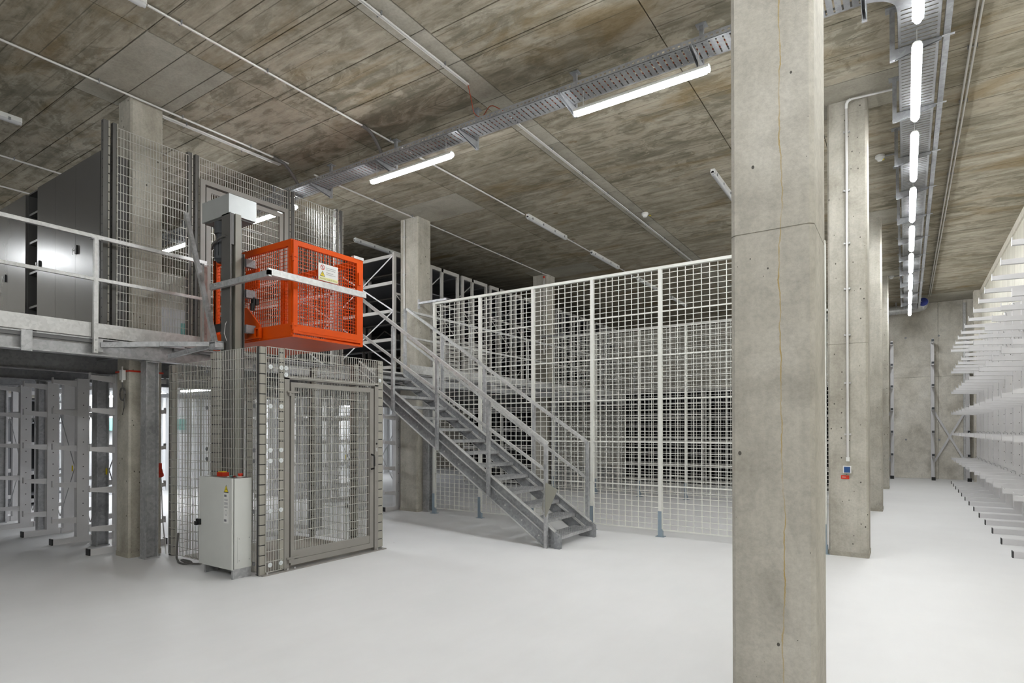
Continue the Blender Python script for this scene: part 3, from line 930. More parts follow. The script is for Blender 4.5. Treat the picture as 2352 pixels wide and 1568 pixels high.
def railing(y0, y1, posts, label):
    t = root('guard_rail', label, 'railing', (XE, (y0 + y1) / 2, ZD))
    part('handrail', MB().box(XE - 0.005, XE + 0.035, y0, y1, 3.57, 3.61), M['galv_light'], t)
    part('mid_rail', MB().box(XE + 0.0, XE + 0.032, y0, y1, 3.115, 3.150), M['galv_light'], t)
    for yy, zb in posts:
        part('post', MB().box(XE - 0.005, XE + 0.035, yy - 0.02, yy + 0.02, zb, 3.57), M['galv_light'], t)
        mb = MB()
        for dz in (0.03, 0.14):
            mb.cyl((XE + 0.035, yy, zb + dz), (XE + 0.043, yy, zb + dz), 0.010, 6)
        mb.box(XE - 0.02, XE + 0.03, yy - 0.045, yy + 0.045, 3.562, 3.571)
        part('bolt', mb, M['galv'], t)
    return t
railing(-7.5, 4.0, [(-5.2, 2.34), (-3.2, 2.34), (-1.2, 2.34), (0.8, 2.34), (2.79, 2.335), (3.985, 2.56)], 'galvanised guard rail on the mezzanine edge to the left of the lift')
railing(7.72, 20.0, [(9.4, 2.34), (11.55, 2.34), (13.7, 2.34), (15.8, 2.34), (18, 2.34)], 'galvanised guard rail on the mezzanine edge behind the white fence')

# ------------------------------------------------------------------ stair
st = root('steel_stair', 'galvanised steel stair climbing from the floor to the mezzanine', 'stair', (-3.7, 7.0, 0))
SL = 0.662
def ztop(x_): return 0.211 + SL * (-x_ - 3.692)
def stringer(y0, y1):
    mb = MB()
    def seg(yA, yB, dz0, dz1):
        xt, xb = XE - 0.02, -3.63
        poly = [(xb, 0.0), (xb, max(0.0, 0.165)), (-3.70, ztop(-3.70)), (xt, ztop(xt)), (xt, ztop(xt) - 0.30), (-3.86, 0.0)]
        if dz0 is None:
            mb.prism(poly, 'y', yA, yB)
        else:
            pl = [(-3.70, ztop(-3.70) + dz0), (xt, ztop(xt) + dz0), (xt, ztop(xt) + dz1), (-3.70, ztop(-3.70) + dz1)]
            mb.prism(pl, 'y', yA, yB)
    return mb, seg
for (ya, yb_, yi, nm) in ((6.50, 6.508, 6.56, 'near'), (7.552, 7.56, 7.50, 'far')):
    mb, seg = stringer(0, 0)
    web_y = (ya, yb_)
    # channel: web between two flanges, folded rib along the middle
    wA, wB = (6.535, 6.543) if nm == 'near' else (7.517, 7.525)
    seg(wA, wB, None, None)
    lo, hi = (6.50, 6.56) if nm == 'near' else (7.50, 7.56)
    xt_ = XE - 0.02
    fm_ = MB()
    fm_.prism([(-3.70, ztop(-3.70) - 0.012), (-3.70, ztop(-3.70)), (xt_, ztop(xt_)), (xt_, ztop(xt_) - 0.012)], 'y', lo, hi)
    fm_.prism([(-3.88, 0.012), (-3.86, 0.0), (xt_, ztop(xt_) - 0.30), (xt_, ztop(xt_) - 0.288)], 'y', lo, hi)
    mb.prism([(-3.705, 0.0), (-3.63, 0.0), (-3.63, 0.165), (-3.705, 0.212)], 'y', lo, hi)
    mid = -0.135
    side = (6.50, 6.536) if nm == 'near' else (7.524, 7.56)
    fm_.prism([(-3.80, ztop(-3.80) + mid), (xt_, ztop(xt_) + mid), (xt_, ztop(xt_) + mid - 0.006), (-3.80, ztop(-3.80) + mid - 0.006)], 'y', *side)
    if nm == 'far':
        fm_.prism([(-3.75, ztop(-3.75) - 0.115), (xt_, ztop(xt_) - 0.115), (xt_, ztop(xt_) - 0.150), (-3.75, ztop(-3.75) - 0.150)], 'y', 7.50, 7.517)
    part('stringer_flange', fm_, M['galv_light'], st)
    part('stringer', mb, M['galv_mid'], st)
    bl = MB()
    for k_ in range(13):
        xx = -3.95 - 0.265 * k_
        zz = ztop(xx) - 0.24
        if nm == 'near':
            bl.cyl((xx, 6.536, zz), (xx, 6.528, zz), 0.011, 6)
            bl.cyl((xx - 0.13, 6.536, zz + 0.17), (xx - 0.13, 6.528, zz + 0.17), 0.009, 6)
    if nm == 'near':
        part('bolt', bl, M['galv_light'], st)
tr = MB()
tr.box(-0.012, 0.0, -0.47, 0.47, -0.045, 0.0)            # nosing
tr.box(-0.035, 0.0, -0.47, 0.47, -0.004, 0.0)
for i in range(7):
    xx = -0.065 - 0.033 * i
    tr.box(xx - 0.0016, xx + 0.0016, -0.47, 0.47, -0.032, 0.0)
tr.box(-0.272, -0.268, -0.47, 0.47, -0.04, 0.0)
for i in range(15):
    yy = -0.44 + 0.88 * i / 14
    tr.box(-0.27, -0.012, yy - 0.002, yy + 0.002, -0.012, -0.001)
for yy in (-0.472, 0.468):
    tr.add([(0, yy, 0), (-0.272, yy, 0), (-0.272, yy, -0.04), (-0.17, yy, -0.075), (-0.05, yy, -0.06), (0, yy, -0.045),
            (0, yy + 0.004, 0), (-0.272, yy + 0.004, 0), (-0.272, yy + 0.004, -0.04), (-0.17, yy + 0.004, -0.075), (-0.05, yy + 0.004, -0.06), (0, yy + 0.004, -0.045)],
           [(0, 1, 2, 3, 4, 5), (11, 10, 9, 8, 7, 6), (0, 6, 7, 1), (1, 7, 8, 2), (2, 8, 9, 3), (3, 9, 10, 4), (4, 10, 11, 5), (5, 11, 6, 0)])
trm = tr.mesh('tread', M['galv'])
for k_ in range(14):
    inst('tread', trm, (-3.665 - 0.265 * k_, 7.03, 0.150 + 0.1725 * k_), st)
part('landing', MB().box(-7.62, -7.31, 6.56, 7.50, 2.475, 2.505), M['galv_light'], st)
def slope(mb, y_, x0, z0, x1, z1, wd, h):
    mb.beam((x0, y_, z0), (x1, y_, z1), wd, h)
# near balustrade
nr = MB(); slope(nr, 6.478, -3.79, 1.325, -7.32, 3.655, 0.042, 0.042)
part('handrail', nr, M['galv_light'], st)
nr = MB(); slope(nr, 6.478, -3.81, 0.985, -7.32, 3.085, 0.03, 0.035)
part('knee_rail', nr, M['galv_light'], st)
for x_, zt, zb in ((-6.52, 3.09, 1.80), (-5.635, 2.54, 1.21), (-4.717, 1.92, 0.61), (-3.812, 1.32, 0.0)):
    part('baluster', MB().box(x_ - 0.021, x_ + 0.021, 6.456, 6.50, zb, zt), M['galv'], st)
fr_ = MB(); slope(fr_, 7.582, -3.775, 1.325, -7.29, 3.625, 0.042, 0.042)
fr_.beam((-7.29, 7.582, 3.63), (-7.30, 7.72, 3.60), 0.042, 0.04)
part('handrail', fr_, M['galv_light'], st)
fr_ = MB(); slope(fr_, 7.582, -3.79, 0.82, -7.36, 3.13, 0.03, 0.035)
part('knee_rail', fr_, M['galv_light'], st)
for x_, zt, zb in ((-7.335, 3.64, 2.51), (-6.477, 3.07, 1.9), (-5.596, 2.50, 1.32), (-4.673, 1.90, 0.70), (-3.778, 1.33, 0.02)):
    part('baluster', MB().box(x_ - 0.021, x_ + 0.021, 7.56, 7.604, zb, zt), M['galv'], st)
# bent loose sheet hung on the bottom post
mb = MB()
A, B_, C_, D_ = (-3.79, 6.44, 0.84), (-3.655, 6.50, 0.75), (-3.79, 6.44, 0.40), (-3.895, 6.52, 0.50)
for p in (A, B_, C_): pass
mb.add([A, B_, C_, (A[0] - .004, A[1] - .006, A[2]), (B_[0] - .004, B_[1] - .006, B_[2]), (C_[0] - .004, C_[1] - .006, C_[2])],
       [(0, 1, 2), (5, 4, 3), (0, 3, 4, 1), (1, 4, 5, 2), (2, 5, 3, 0)])
mb.add([A, D_, C_, (A[0] - .003, A[1] - .006, A[2]), (D_[0] - .003, D_[1] - .006, D_[2]), (C_[0] - .003, C_[1] - .006, C_[2])],
       [(0, 1, 2), (5, 4, 3), (0, 3, 4, 1), (1, 4, 5, 2), (2, 5, 3, 0)])
single('metal_sheet', mb, M['mast_light'], 'small bent sheet of metal folded round the bottom post of the stair', 'sheet', (-3.79, 6.46, 0.40))

# ------------------------------------------------------------------ slotted posts and cage panels
def slotted(mb, core, x, y, z0, z1, face, w=0.07, d=0.06, pitch=0.104):
    # channel post: core coloured dark for the shade inside, behind a face cut by a slot every 10 cm. face: 'x' (+X) or 'y' (-Y)
    core.box(x - w / 2 + 0.006, x + w / 2 - 0.006, y - d / 2 + 0.006, y + d / 2 - 0.006, z0, z1)
    z_ = z0
    while z_ < z1 - 0.01:
        h = min(pitch, z1 - z_)
        if face == 'x':
            mb.box(x + w / 2 - 0.008, x + w / 2, y - d / 2, y + d / 2, z_ + 0.007, z_ + h - 0.004)
            mb.box(x + w / 2 - 0.022, x + w / 2 - 0.008, y - d / 2, y - d / 2 + 0.005, z_ + 0.007, z_ + h - 0.004)
        else:
            mb.box(x - w / 2, x + w / 2, y - d / 2, y - d / 2 + 0.008, z_ + 0.007, z_ + h - 0.004)
            mb.box(x + w / 2 - 0.005, x + w / 2, y - d / 2 + 0.008, y + d / 2, z_ + 0.007, z_ + h - 0.004)
        z_ += pitch
    if face == 'x':
        mb.box(x - w / 2, x + w / 2 - 0.01, y + d / 2 - 0.005, y + d / 2, z0, z1)
    else:
        mb.box(x - w / 2, x - w / 2 + 0.005, y - d / 2 + 0.01, y + d / 2, z0, z1)
def dark_post(t, x, y, z0, z1, d):
    # open channel post: web coloured dark for the channel's inner shade, bright notched lip along its far edge
    o = part('slotted_post', MB().box(x - 0.03, x + 0.028, y - d / 2, y + d / 2 - 0.012, z0, z1), M['post_shade'], t)
    mb = MB(); z_ = z0
    while z_ < z1 - 0.01:
        mb.box(x - 0.03, x + 0.034, y + d / 2 - 0.012, y + d / 2 + 0.002, z_ + 0.012, min(z_ + 0.104, z1)); z_ += 0.104
    part('notched_lip', mb, M['cage'], o)
    nb = MB(); z_ = z0 + 0.05
    while z_ < z1:
        nb.box(x - 0.006, x + 0.012, y - d / 2 - 0.001, y - d / 2, z_, z_ + 0.016); z_ += 0.104
    part('slot', nb, M['black'], o)
def post_part(t, x, y, z0, z1, face, w=0.07, d=0.06, name='slotted_post', mat='cage'):
    mb, core = MB(), MB()
    slotted(mb, core, x, y, z0, z1, face, w, d)
    o = part(name, mb, M[mat], t)
    part('post_shade_core', core, M['post_dark'], o)
    return o

# lower safety cage round the lift
lc = root('lift_cage', 'grey wire mesh safety cage with a door at floor level below the lift', 'cage', (-6.4, 4.4, 0))
CX0, CX1, CY0, CY1, CZ = -7.20, -5.515, 3.60, 5.28, 2.365
post_part(lc, CX1 - 0.03, CY0 + 0.03, 0.0, CZ, 'x', 0.07, 0.075)
post_part(lc, CX1 - 0.01, 3.84, 0.03, CZ, 'x', 0.05, 0.05)
post_part(lc, CX1 - 0.01, 5.245, 0.03, CZ, 'x', 0.06, 0.075)
post_part(lc, -6.42, CY0 + 0.045, 0.0, CZ, 'y', 0.13, 0.06)
post_part(lc, -7.335, CY0 + 0.03, 0.0, 2.28, 'x', 0.09, 0.06)
post_part(lc, -6.9, 5.30, 0.0, CZ, 'x', 0.07, 0.06)
post_part(lc, -6.05, 5.30, 0.0, CZ, 'y', 0.10, 0.06)
post_part(lc, -7.23, 4.55, 0.0, CZ - 0.2, 'x', 0.06, 0.07)
def mesh_panel(t, o, u, v, W, H, du=0.0315, dv=0.104):
    mb = MB(); mb.wires(o, u, v, W, H, du, dv, 0.0052, 0.0060, 0.005)
    return part('mesh_panel', mb, M['cage_wire'], t, kind='stuff')
mesh_panel(lc, (CX1 - 0.06, CY0 - 0.008, 0.03), (-1, 0, 0), (0, 0, 1), 0.80, CZ - 0.03)
mesh_panel(lc, (-6.42, CY0 - 0.012, 0.03), (-1, 0, 0), (0, 0, 1), 0.92, CZ - 0.12)
mesh_panel(lc, (CX1 + 0.012, CY0 + 0.055, 0.03), (0, 1, 0), (0, 0, 1), 0.205, CZ - 0.03)
mesh_panel(lc, (CX1 + 0.02, 3.865, 2.065), (0, 1, 0), (0, 0, 1), 1.40, CZ - 2.065)
mesh_panel(lc, (-7.20, 5.30, 0.05), (1, 0, 0), (0, 0, 1), 1.68, CZ - 0.05)
mesh_panel(lc, (-7.23, 3.66, 0.05), (0, 1, 0), (0, 0, 1), 1.62, CZ - 0.25)
# round washers
ws = MB(); ws.cyl((0, 0, 0), (0.006, 0, 0), 0.024, 14); ws.cyl((0.006, 0, 0), (0.012, 0, 0), 0.009, 6)
wsm = ws.mesh('washer', M['washer'])
for yy in (3.70, 3.828):
    for z_ in (2.16, 1.75, 1.29, 1.18, 0.66, 0.10):
        inst('washer', wsm, (CX1 + 0.017, yy, z_), lc)
for yy, z_ in ((3.88, 2.16), (3.88, 2.12 - 0.03), (5.225, 2.12)):
    inst('washer', wsm, (CX1 + 0.024, yy, z_), lc)
ws2 = MB(); ws2.cyl((0, 0, 0), (0, -0.006, 0), 0.022, 12); ws2.cyl((0, -0.006, 0), (0, -0.012, 0), 0.009, 6)
wsm2 = ws2.mesh('washer', M['galv_dark'])
for xx in (-5.60, -6.50):
    for z_ in (2.16, 1.75, 1.29, 1.18, 0.66, 0.12):
        inst('washer', wsm2, (xx, CY0 - 0.014, z_), lc)
# painted door frame and leaf
FR = CX1 + 0.02
mb = MB()
mb.box(FR - 0.06, FR, 3.868, 3.928, 0.0, 2.06)
mb.box(FR - 0.06, FR, 5.148, 5.208, 0.0, 2.06)
mb.box(FR - 0.06, FR, 3.868, 5.208, 2.045, 2.085)
mb.box(FR - 0.10, FR + 0.03, 3.60, 5.32, 0.0, 0.012)
part('door_frame', mb, M['cage_frame'], lc)
df = MB()
DZ0, DZ1, DY0, DY1 = 0.05, 2.015, 3.945, 5.125
df.box(FR - 0.045, FR + 0.004, DY0, DY0 + 0.045, DZ0, DZ1)
df.box(FR - 0.045, FR + 0.004, DY1 - 0.06, DY1, DZ0, DZ1)
df.box(FR - 0.045, FR + 0.004, DY0 + 0.045, DY1 - 0.06, DZ1 - 0.05, DZ1)
df.box(FR - 0.045, FR + 0.004, DY0 + 0.045, DY1 - 0.06, DZ0, DZ0 + 0.06)
df.box(FR - 0.042, FR - 0.002, DY0 + 0.045, DY1 - 0.06, DZ0 + 0.062, DZ0 + 0.15)
door = part('door_leaf', df, M['cage_frame'], lc)
dm = MB(); dm.wires((FR - 0.02, DY0 + 0.045, DZ0 + 0.15), (0, 1, 0), (0, 0, 1), DY1 - DY0 - 0.105, DZ1 - DZ0 - 0.2, 0.0315, 0.105, 0.0052, 0.0060, 0.005)
part('door_mesh', dm, M['cage_wire'], door, kind='stuff')
hb = MB()
hb.tube([(FR + 0.004, DY1 - 0.035, 1.02), (FR + 0.05, DY1 - 0.035, 1.03), (FR + 0.055, DY1 - 0.035, 1.06), (FR + 0.055, DY1 - 0.035, 1.16), (FR + 0.05, DY1 - 0.035, 1.19), (FR + 0.004, DY1 - 0.035, 1.20)], 0.011, 8)
part('door_handle', hb, M['black'], door, smooth=True)
for z_ in (1.90, 0.12):
    hg = MB()
    hg.cyl((FR + 0.02, DY0 - 0.025, z_), (FR + 0.02, DY0 - 0.025, z_ - 0.035), 0.014, 8)
    hg.box(FR + 0.004, FR + 0.014, DY0 - 0.05, DY0 + 0.10, z_, z_ + 0.02)
    part('hinge', hg, M['cage_frame'], door)
lk = MB(); lk.box(FR, FR + 0.003, 5.165, 5.19, 1.24, 1.28); lk.cyl((FR, 5.178, 1.245), (FR + 0.006, 5.178, 1.245), 0.012, 10)
part('lock_plate', lk, M['galv_light'], lc)
lk = MB(); lk.cyl((FR, 5.178, 1.33), (FR + 0.004, 5.178, 1.33), 0.012, 10)
part('lock_hole', lk, M['black'], lc)
fl = MB(); fl.box(-7.15, -5.60, 3.68, 5.25, 0.0, 0.012)
part('cage_floor_plate', fl, M['cage_floor'], lc)
bt = MB()
for yy in (3.66, 3.90, 3.99, 5.18, 5.27):
    bt.cyl((FR + 0.014, yy, 0.012), (FR + 0.014, yy, 0.03), 0.009, 6)
part('floor_anchor', bt, M['galv_light'], lc)

# upper cage wall with gate on the mezzanine
uc = root('upper_cage_wall', 'wire mesh cage wall with slotted posts standing on the mezzanine behind the lift', 'cage', (-7.46, 4.5, ZD))
UX, UZ1 = -7.46, 4.975
for yy, wd in ((2.945, 0.06), (3.035, 0.05), (3.875, 0.06), (3.965, 0.05), (5.285, 0.06), (5.365, 0.05), (6.165, 0.06), (6.255, 0.05)):
    dark_post(uc, UX, yy, ZD, UZ1, wd)
mesh_panel(uc, (UX + 0.035, 3.055, ZD + 0.05), (0, 1, 0), (0, 0, 1), 0.80, UZ1 - ZD - 0.10)
mesh_panel(uc, (UX + 0.035, 3.985, 4.68), (0, 1, 0), (0, 0, 1), 1.28, 0.27)
mesh_panel(uc, (UX + 0.035, 5.385, ZD + 0.05), (0, 1, 0), (0, 0, 1), 0.77, UZ1 - ZD - 0.10)
mb = MB()
mb.box(UX, UX + 0.06, 3.99, 4.05, ZD, 4.685); mb.box(UX, UX + 0.06, 5.20, 5.26, ZD, 4.685); mb.box(UX, UX + 0.06, 4.05, 5.20, 4.625, 4.685)
part('gate_frame', mb, M['cage_frame'], uc)
mb = MB()
mb.box(UX + 0.005, UX + 0.05, 4.07, 4.13, ZD + 0.05, 4.60); mb.box(UX + 0.005, UX + 0.05, 5.13, 5.185, ZD + 0.05, 4.60)
mb.box(UX + 0.005, UX + 0.05, 4.13, 5.13, 4.54, 4.60); mb.box(UX + 0.005, UX + 0.05, 4.13, 5.13, ZD + 0.05, ZD + 0.11)
gl = part('gate_leaf', mb, M['cage_frame'], uc)
mb = MB(); mb.wires((UX + 0.025, 4.13, ZD + 0.11), (0, 1, 0), (0, 0, 1), 1.0, 4.54 - ZD - 0.11, 0.0315, 0.104, 0.0052, 0.0060, 0.005)
part('gate_mesh', mb, M['cage_wire'], gl, kind='stuff')

# ------------------------------------------------------------------ lift mast, drive and bracing
MX0, MX1, MY0, MY1 = -6.50, -6.22, 3.70, 4.0
lm = root('lift_mast', 'grey goods lift mast with an aluminium drive box on top', 'lift mast', (-6.36, 3.85, 0))
mb = MB()
mb.box(-6.42, -6.25, 3.70, 3.712, 0.012, 3.93); mb.box(-6.42, -6.408, 3.712, 3.88, 0.012, 3.93); mb.box(-6.33, -6.318, 3.712, 3.88, 0.012, 3.93)
part('guide_column', mb, M['mast'], lm)
part('cable_duct', MB().box(-6.318, -6.262, 3.720, 3.752, 3.58, 3.93), M['mast'], lm)
part('rack_column', MB().box(-6.317, -6.25, 3.765, 3.832, 0.012, 3.93), M['mast_light'], lm)
mb = MB()
for z_ in [0.1 + 0.05 * i for i in range(70)]:
    mb.box(-6.316, -6.310, 3.728, 3.750, z_, z_ + 0.022)
part('chain_slots', mb, M['post_dark'], lm, kind='stuff')
mb = MB()
mb.box(-6.30, -6.255, 3.836, 3.85, 0.012, 3.50); mb.box(-6.30, -6.255, 3.868, 3.88, 0.012, 3.50)
part('guide_rail', mb, M['mast'], lm)
part('rail_groove', MB().box(-6.298, -6.275, 3.85, 3.868, 0.012, 3.48), M['post_dark'], lm)
mb = MB()
mb.box(-6.83, -6.275, 3.70, 4.035, 3.915, 4.145)
part('drive_cover', mb, M['alu'], lm)
mb = MB()
mb.box(-6.80, -6.30, 3.72, 4.015, 3.895, 3.914)
part('drive_plate', mb, M['mast'], lm)
mb = MB()
mb.cyl((-6.575, 3.80, 3.47), (-6.575, 3.80, 3.66), 0.085, 18)
mb.cyl((-6.575, 3.80, 3.43), (-6.575, 3.80, 3.47), 0.055, 18, 0.085)
mb.cyl((-6.575, 3.80, 3.66), (-6.575, 3.80, 3.76), 0.065, 14)
mb.cyl((-6.575, 3.80, 3.76), (-6.575, 3.80, 3.895), 0.085, 14)
mb.box(-6.695, -6.64, 3.76, 3.84, 3.60, 3.70)
for k_ in range(12):
    a = 2 * math.pi * k_ / 12
    mb.box(-6.575 + 0.083 * math.cos(a) - 0.004, -6.575 + 0.083 * math.cos(a) + 0.004, 3.80 + 0.083 * math.sin(a) - 0.004, 3.80 + 0.083 * math.sin(a) + 0.004, 3.50, 3.65)
part('drive_motor', mb, M['motor'], lm, smooth=True)
part('motor_cable', MB().tube([(-6.69, 3.74, 3.60), (-6.58, 3.69, 3.63), (-6.42, 3.685, 3.67), (-6.33, 3.69, 3.675), (-6.28, 3.715, 3.66), (-6.285, 3.735, 3.55), (-6.285, 3.738, 2.2)], 0.012, 8), M['mast'], lm, smooth=True)
part('thin_cable', MB().tube([(-6.30, 3.71, 2.75), (-6.33, 3.695, 2.68), (-6.34, 3.69, 2.58), (-6.31, 3.70, 2.50), (-6.27, 3.72, 2.47)], 0.004, 5), M['conduit'], lm)
for z_ in (3.05, 3.40, 2.65):
    part('guide_shoe', MB().box(-6.29, -6.23, 3.885, 4.0, z_ - 0.04, z_ + 0.05), M['galv_dark'], lm)
# galvanised arms that tie the mast back to the mezzanine
mb = MB()
mb.beam((XE + 0.03, 2.85, 2.425), (-6.83, 3.24, 2.445), 0.05, 0.055)
mb.beam((-6.83, 3.24, 2.448), (-6.42, 3.655, 2.462), 0.04, 0.05)
mb.box(XE + 0.0, XE + 0.03, 2.79, 2.86, 2.35, 2.49)
part('tie_arm', mb, M['galv'], lm)
mb = MB()
mb.beam((XE + 0.05, 3.545, 2.37), (-6.80, 3.555, 2.405), 0.035, 0.05)
mb.beam((-6.80, 3.555, 2.405), (-6.36, 3.62, 2.445), 0.03, 0.045)
mb.box(-6.46, -6.33, 3.58, 3.68, 2.40, 2.415); mb.box(-6.46, -6.33, 3.58, 3.68, 2.475, 2.487); mb.box(-6.46, -6.45, 3.58, 3.68, 2.41, 2.48); mb.box(-6.345, -6.33, 3.58, 3.68, 2.41, 2.48)
part('tie_arm', mb, M['galv'], lm)
mb = MB(); mb.beam((-7.385, 3.80, 4.17), (-6.45, 3.645, 2.49), 0.045, 0.05)
part('diagonal_strut', mb, M['galv'], lm)
# stop bar wrapping the lift
sb = root('stop_bar', 'galvanised L-shaped guard bar wrapped round the orange lift platform', 'guard bar', (-5.9, 3.7, 3.1))
mb = MB(); mb.box(-6.55, -5.44, 3.635, 3.672, 3.085, 3.150)
part('front_bar', mb, M['galv'], sb)
mb = MB(); mb.box(-5.475, -5.440, 3.635, 4.955, 3.100, 3.168)
part('side_bar', mb, M['galv_light'], sb)
mb = MB(); mb.prism([(-5.475, 3.672), (-5.475, 3.90), (-5.78, 3.672)], 'z', 3.098, 3.104)
part('gusset', mb, M['galv'], sb)
bb = MB()
for xx in (-6.42, -6.27):
    bb.cyl((xx, 3.635, 3.118), (xx, 3.622, 3.118), 0.012, 6)
part('bolt', bb, M['galv_light'], sb)

# ------------------------------------------------------------------ orange lift platform
LX0, LX1, LY0, LY1, LZ0, LZ1 = -7.16, -5.595, 4.035, 5.045, 2.54, 3.61
lp = root('lift_platform', 'bright orange goods lift platform with mesh sides raised to the mezzanine', 'lift', (-6.4, 4.5, LZ0))
part('floor_plate', MB().box(LX0 + 0.01, LX1 - 0.005, LY0 + 0.005, LY1 - 0.005, LZ0 - 0.012, LZ0 + 0.012), M['orange'], lp)
def frame_panel(name, p0, u, L, z0, z1, posts=0.035, topb=0.07, botb=0.14, thick=0.04):
    p0 = Vector(p0); u = Vector(u); n = Vector((u.y, -u.x, 0))
    mb = MB()
    def slab(a, b, za, zb, t0=0.0, t1=thick):
        P = [p0 + u * a + n * (-t0), p0 + u * b + n * (-t0), p0 + u * b + n * (-t1), p0 + u * a + n * (-t1)]
        vs = [(q.x, q.y, za) for q in P] + [(q.x, q.y, zb) for q in P]
        mb.add(vs, [(3, 2, 1, 0), (4, 5, 6, 7), (0, 1, 5, 4), (1, 2, 6, 5), (2, 3, 7, 6), (3, 0, 4, 7)])
    slab(0, posts, z0, z1); slab(L - posts, L, z0, z1)
    slab(posts, L - posts, z1 - topb, z1); slab(posts, L - posts, z0, z0 + botb)
    o = part(name, mb, M['orange'], lp)
    wb_ = MB()
    q = p0 + u * posts - n * (thick * 0.5)
    wb_.wires((q.x, q.y, z0 + botb), u, (0, 0, 1), L - 2 * posts, z1 - z0 - topb - botb, 0.040, 0.040, 0.0046, 0.0046, 0.004)
    part('wire_infill', wb_, M['orange'], o, kind='stuff')
    return o
pf = frame_panel('front_panel', (LX0, LY0, 0), (1, 0, 0), LX1 - 0.03 - LX0, LZ0, LZ1, 0.055)
pb = frame_panel('back_panel', (LX1 - 0.03, LY1, 0), (-1, 0, 0), LX1 - 0.03 - LX0, LZ0, LZ1, 0.055)
gt = frame_panel('gate', (LX1, LY0 + 0.01, 0), (0, 1, 0), LY1 - LY0 - 0.055, LZ0 + 0.03, LZ1 - 0.01, 0.055, 0.055, 0.10)
mb = MB(); mb.box(LX1 - 0.045, LX1 - 0.004, LY1 - 0.042, LY1 + 0.0, LZ0, LZ1 + 0.0)
part('corner_post', mb, M['orange'], lp)
mb = MB(); mb.box(LX1 - 0.05, LX1 + 0.006, LY1 - 0.15, LY1 + 0.004, LZ1 - 0.012, LZ1 + 0.02)
part('gate_catch', mb, M['galv_light'], lp)
mb = MB(); mb.box(LX1 - 0.02, LX1 + 0.018, LY1 - 0.085, LY1 - 0.045, LZ1 - 0.33, LZ1 - 0.18)
part('latch', mb, M['orange'], gt)
for z_ in (LZ1 - 0.20, LZ0 + 0.11):
    mb = MB(); mb.cyl((LX1 + 0.012, LY0 - 0.004, z_ - 0.05), (LX1 + 0.012, LY0 - 0.004, z_ + 0.03), 0.013, 8)
    mb.box(LX1 - 0.03, LX1 + 0.012, LY0 - 0.02, LY0 + 0.05, z_, z_ + 0.016)
    part('hinge', mb, M['orange'], gt)
# inner gate panel: lower kick profile
mb = MB(); mb.box(LX1 + 0.0, LX1 + 0.006, LY0 + 0.07, LY1 - 0.11, LZ0 + 0.055, LZ0 + 0.062)
part('rib', mb, M['orange'], gt)
# gusset plates and fork pocket at the mast side
mb = MB()
mb.prism([(-6.50, LZ0), (-6.18, LZ0), (-6.18, LZ0 + 0.17), (-6.44, LZ0 + 0.40), (-6.50, LZ0 + 0.40)], 'y', LY0 - 0.016, LY0)
part('gusset_plate', mb, M['orange'], lp)
mb = MB(); mb.prism([(-6.60, LZ0 + 0.62), (-6.30, LZ0 + 0.62), (-6.30, LZ0 + 0.86), (-6.55, LZ0 + 0.86)], 'y', LY0 + 0.05, LY0 + 0.06)
part('backing_plate', mb, M['orange'], lp)
mb = MB()
mb.box(-6.45, -6.14, LY0 - 0.05, LY0 - 0.016, LZ0 + 0.015, LZ0 + 0.03); mb.box(-6.45, -6.14, LY0 - 0.05, LY0 - 0.016, LZ0 + 0.12, LZ0 + 0.135)
mb.box(-6.16, -6.14, LY0 - 0.05, LY0 - 0.016, LZ0 + 0.03, LZ0 + 0.12); mb.box(-6.45, -6.22, LY0 - 0.052, LY0 - 0.03, LZ0 + 0.03, LZ0 + 0.12)
part('bracket_box', mb, M['orange'], lp)
mb = MB()
mb.box(-6.30, -6.20, LY0 - 0.05, LY0 - 0.01, LZ0 + 0.40, LZ0 + 0.47); mb.cyl((-6.22, LY0 - 0.06, LZ0 + 0.36), (-6.22, LY0 - 0.06, LZ0 + 0.48), 0.012, 8); mb.cyl((-6.27, LY0 - 0.05, LZ0 + 0.34), (-6.27, LY0 - 0.05, LZ0 + 0.42), 0.025, 10)
part('limit_switch', mb, M['black'], lp)
mb = MB(); mb.box(LX0 - 0.02, LX0 + 0.03, LY0, LY0 + 0.06, LZ0 - 0.05, LZ1 + 0.0)
mb.box(LX0 - 0.02, LX0 + 0.03, LY1 - 0.06, LY1, LZ0 - 0.05, LZ1 + 0.0)
part('rear_post', mb, M['orange'], lp)
mb = MB(); mb.box(LX0 - 0.022, LX0 + 0.20, LY0 - 0.006, LY0 + 0.0, LZ0 + 0.17, LZ0 + 0.27)
part('rubber_pad', mb, M['black'], lp)
# load sign on the gate
sg = root('load_sign', 'white load and warning sign wired to the orange lift gate', 'sign', (LX1 + 0.012, 4.5, 3.32))
SX, SY0, SY1, SZ0, SZ1 = LX1 + 0.016, 4.362, 4.642, 3.222, 3.418
part('sign_plate', MB().box(SX - 0.004, SX, SY0, SY1, SZ0, SZ1), M['white'], sg)
part('yellow_band', MB().box(SX, SX + 0.001, SY0 + 0.005, SY1 - 0.005, SZ0 + 0.008, SZ0 + 0.042), M['pale_yellow'], sg)
mb = MB()
N = 24
cy_, cz_, r0_, r1_ = SY0 + 0.058, SZ1 - 0.045, 0.023, 0.030
for i in range(N):
    a, b = 2 * math.pi * i / N, 2 * math.pi * (i + 1) / N
    mb.add([(SX + 0.0015, cy_ + r0_ * math.cos(a), cz_ + r0_ * math.sin(a)), (SX + 0.0015, cy_ + r1_ * math.cos(a), cz_ + r1_ * math.sin(a)),
            (SX + 0.0015, cy_ + r1_ * math.cos(b), cz_ + r1_ * math.sin(b)), (SX + 0.0015, cy_ + r0_ * math.cos(b), cz_ + r0_ * math.sin(b))], [(0, 1, 2, 3)])
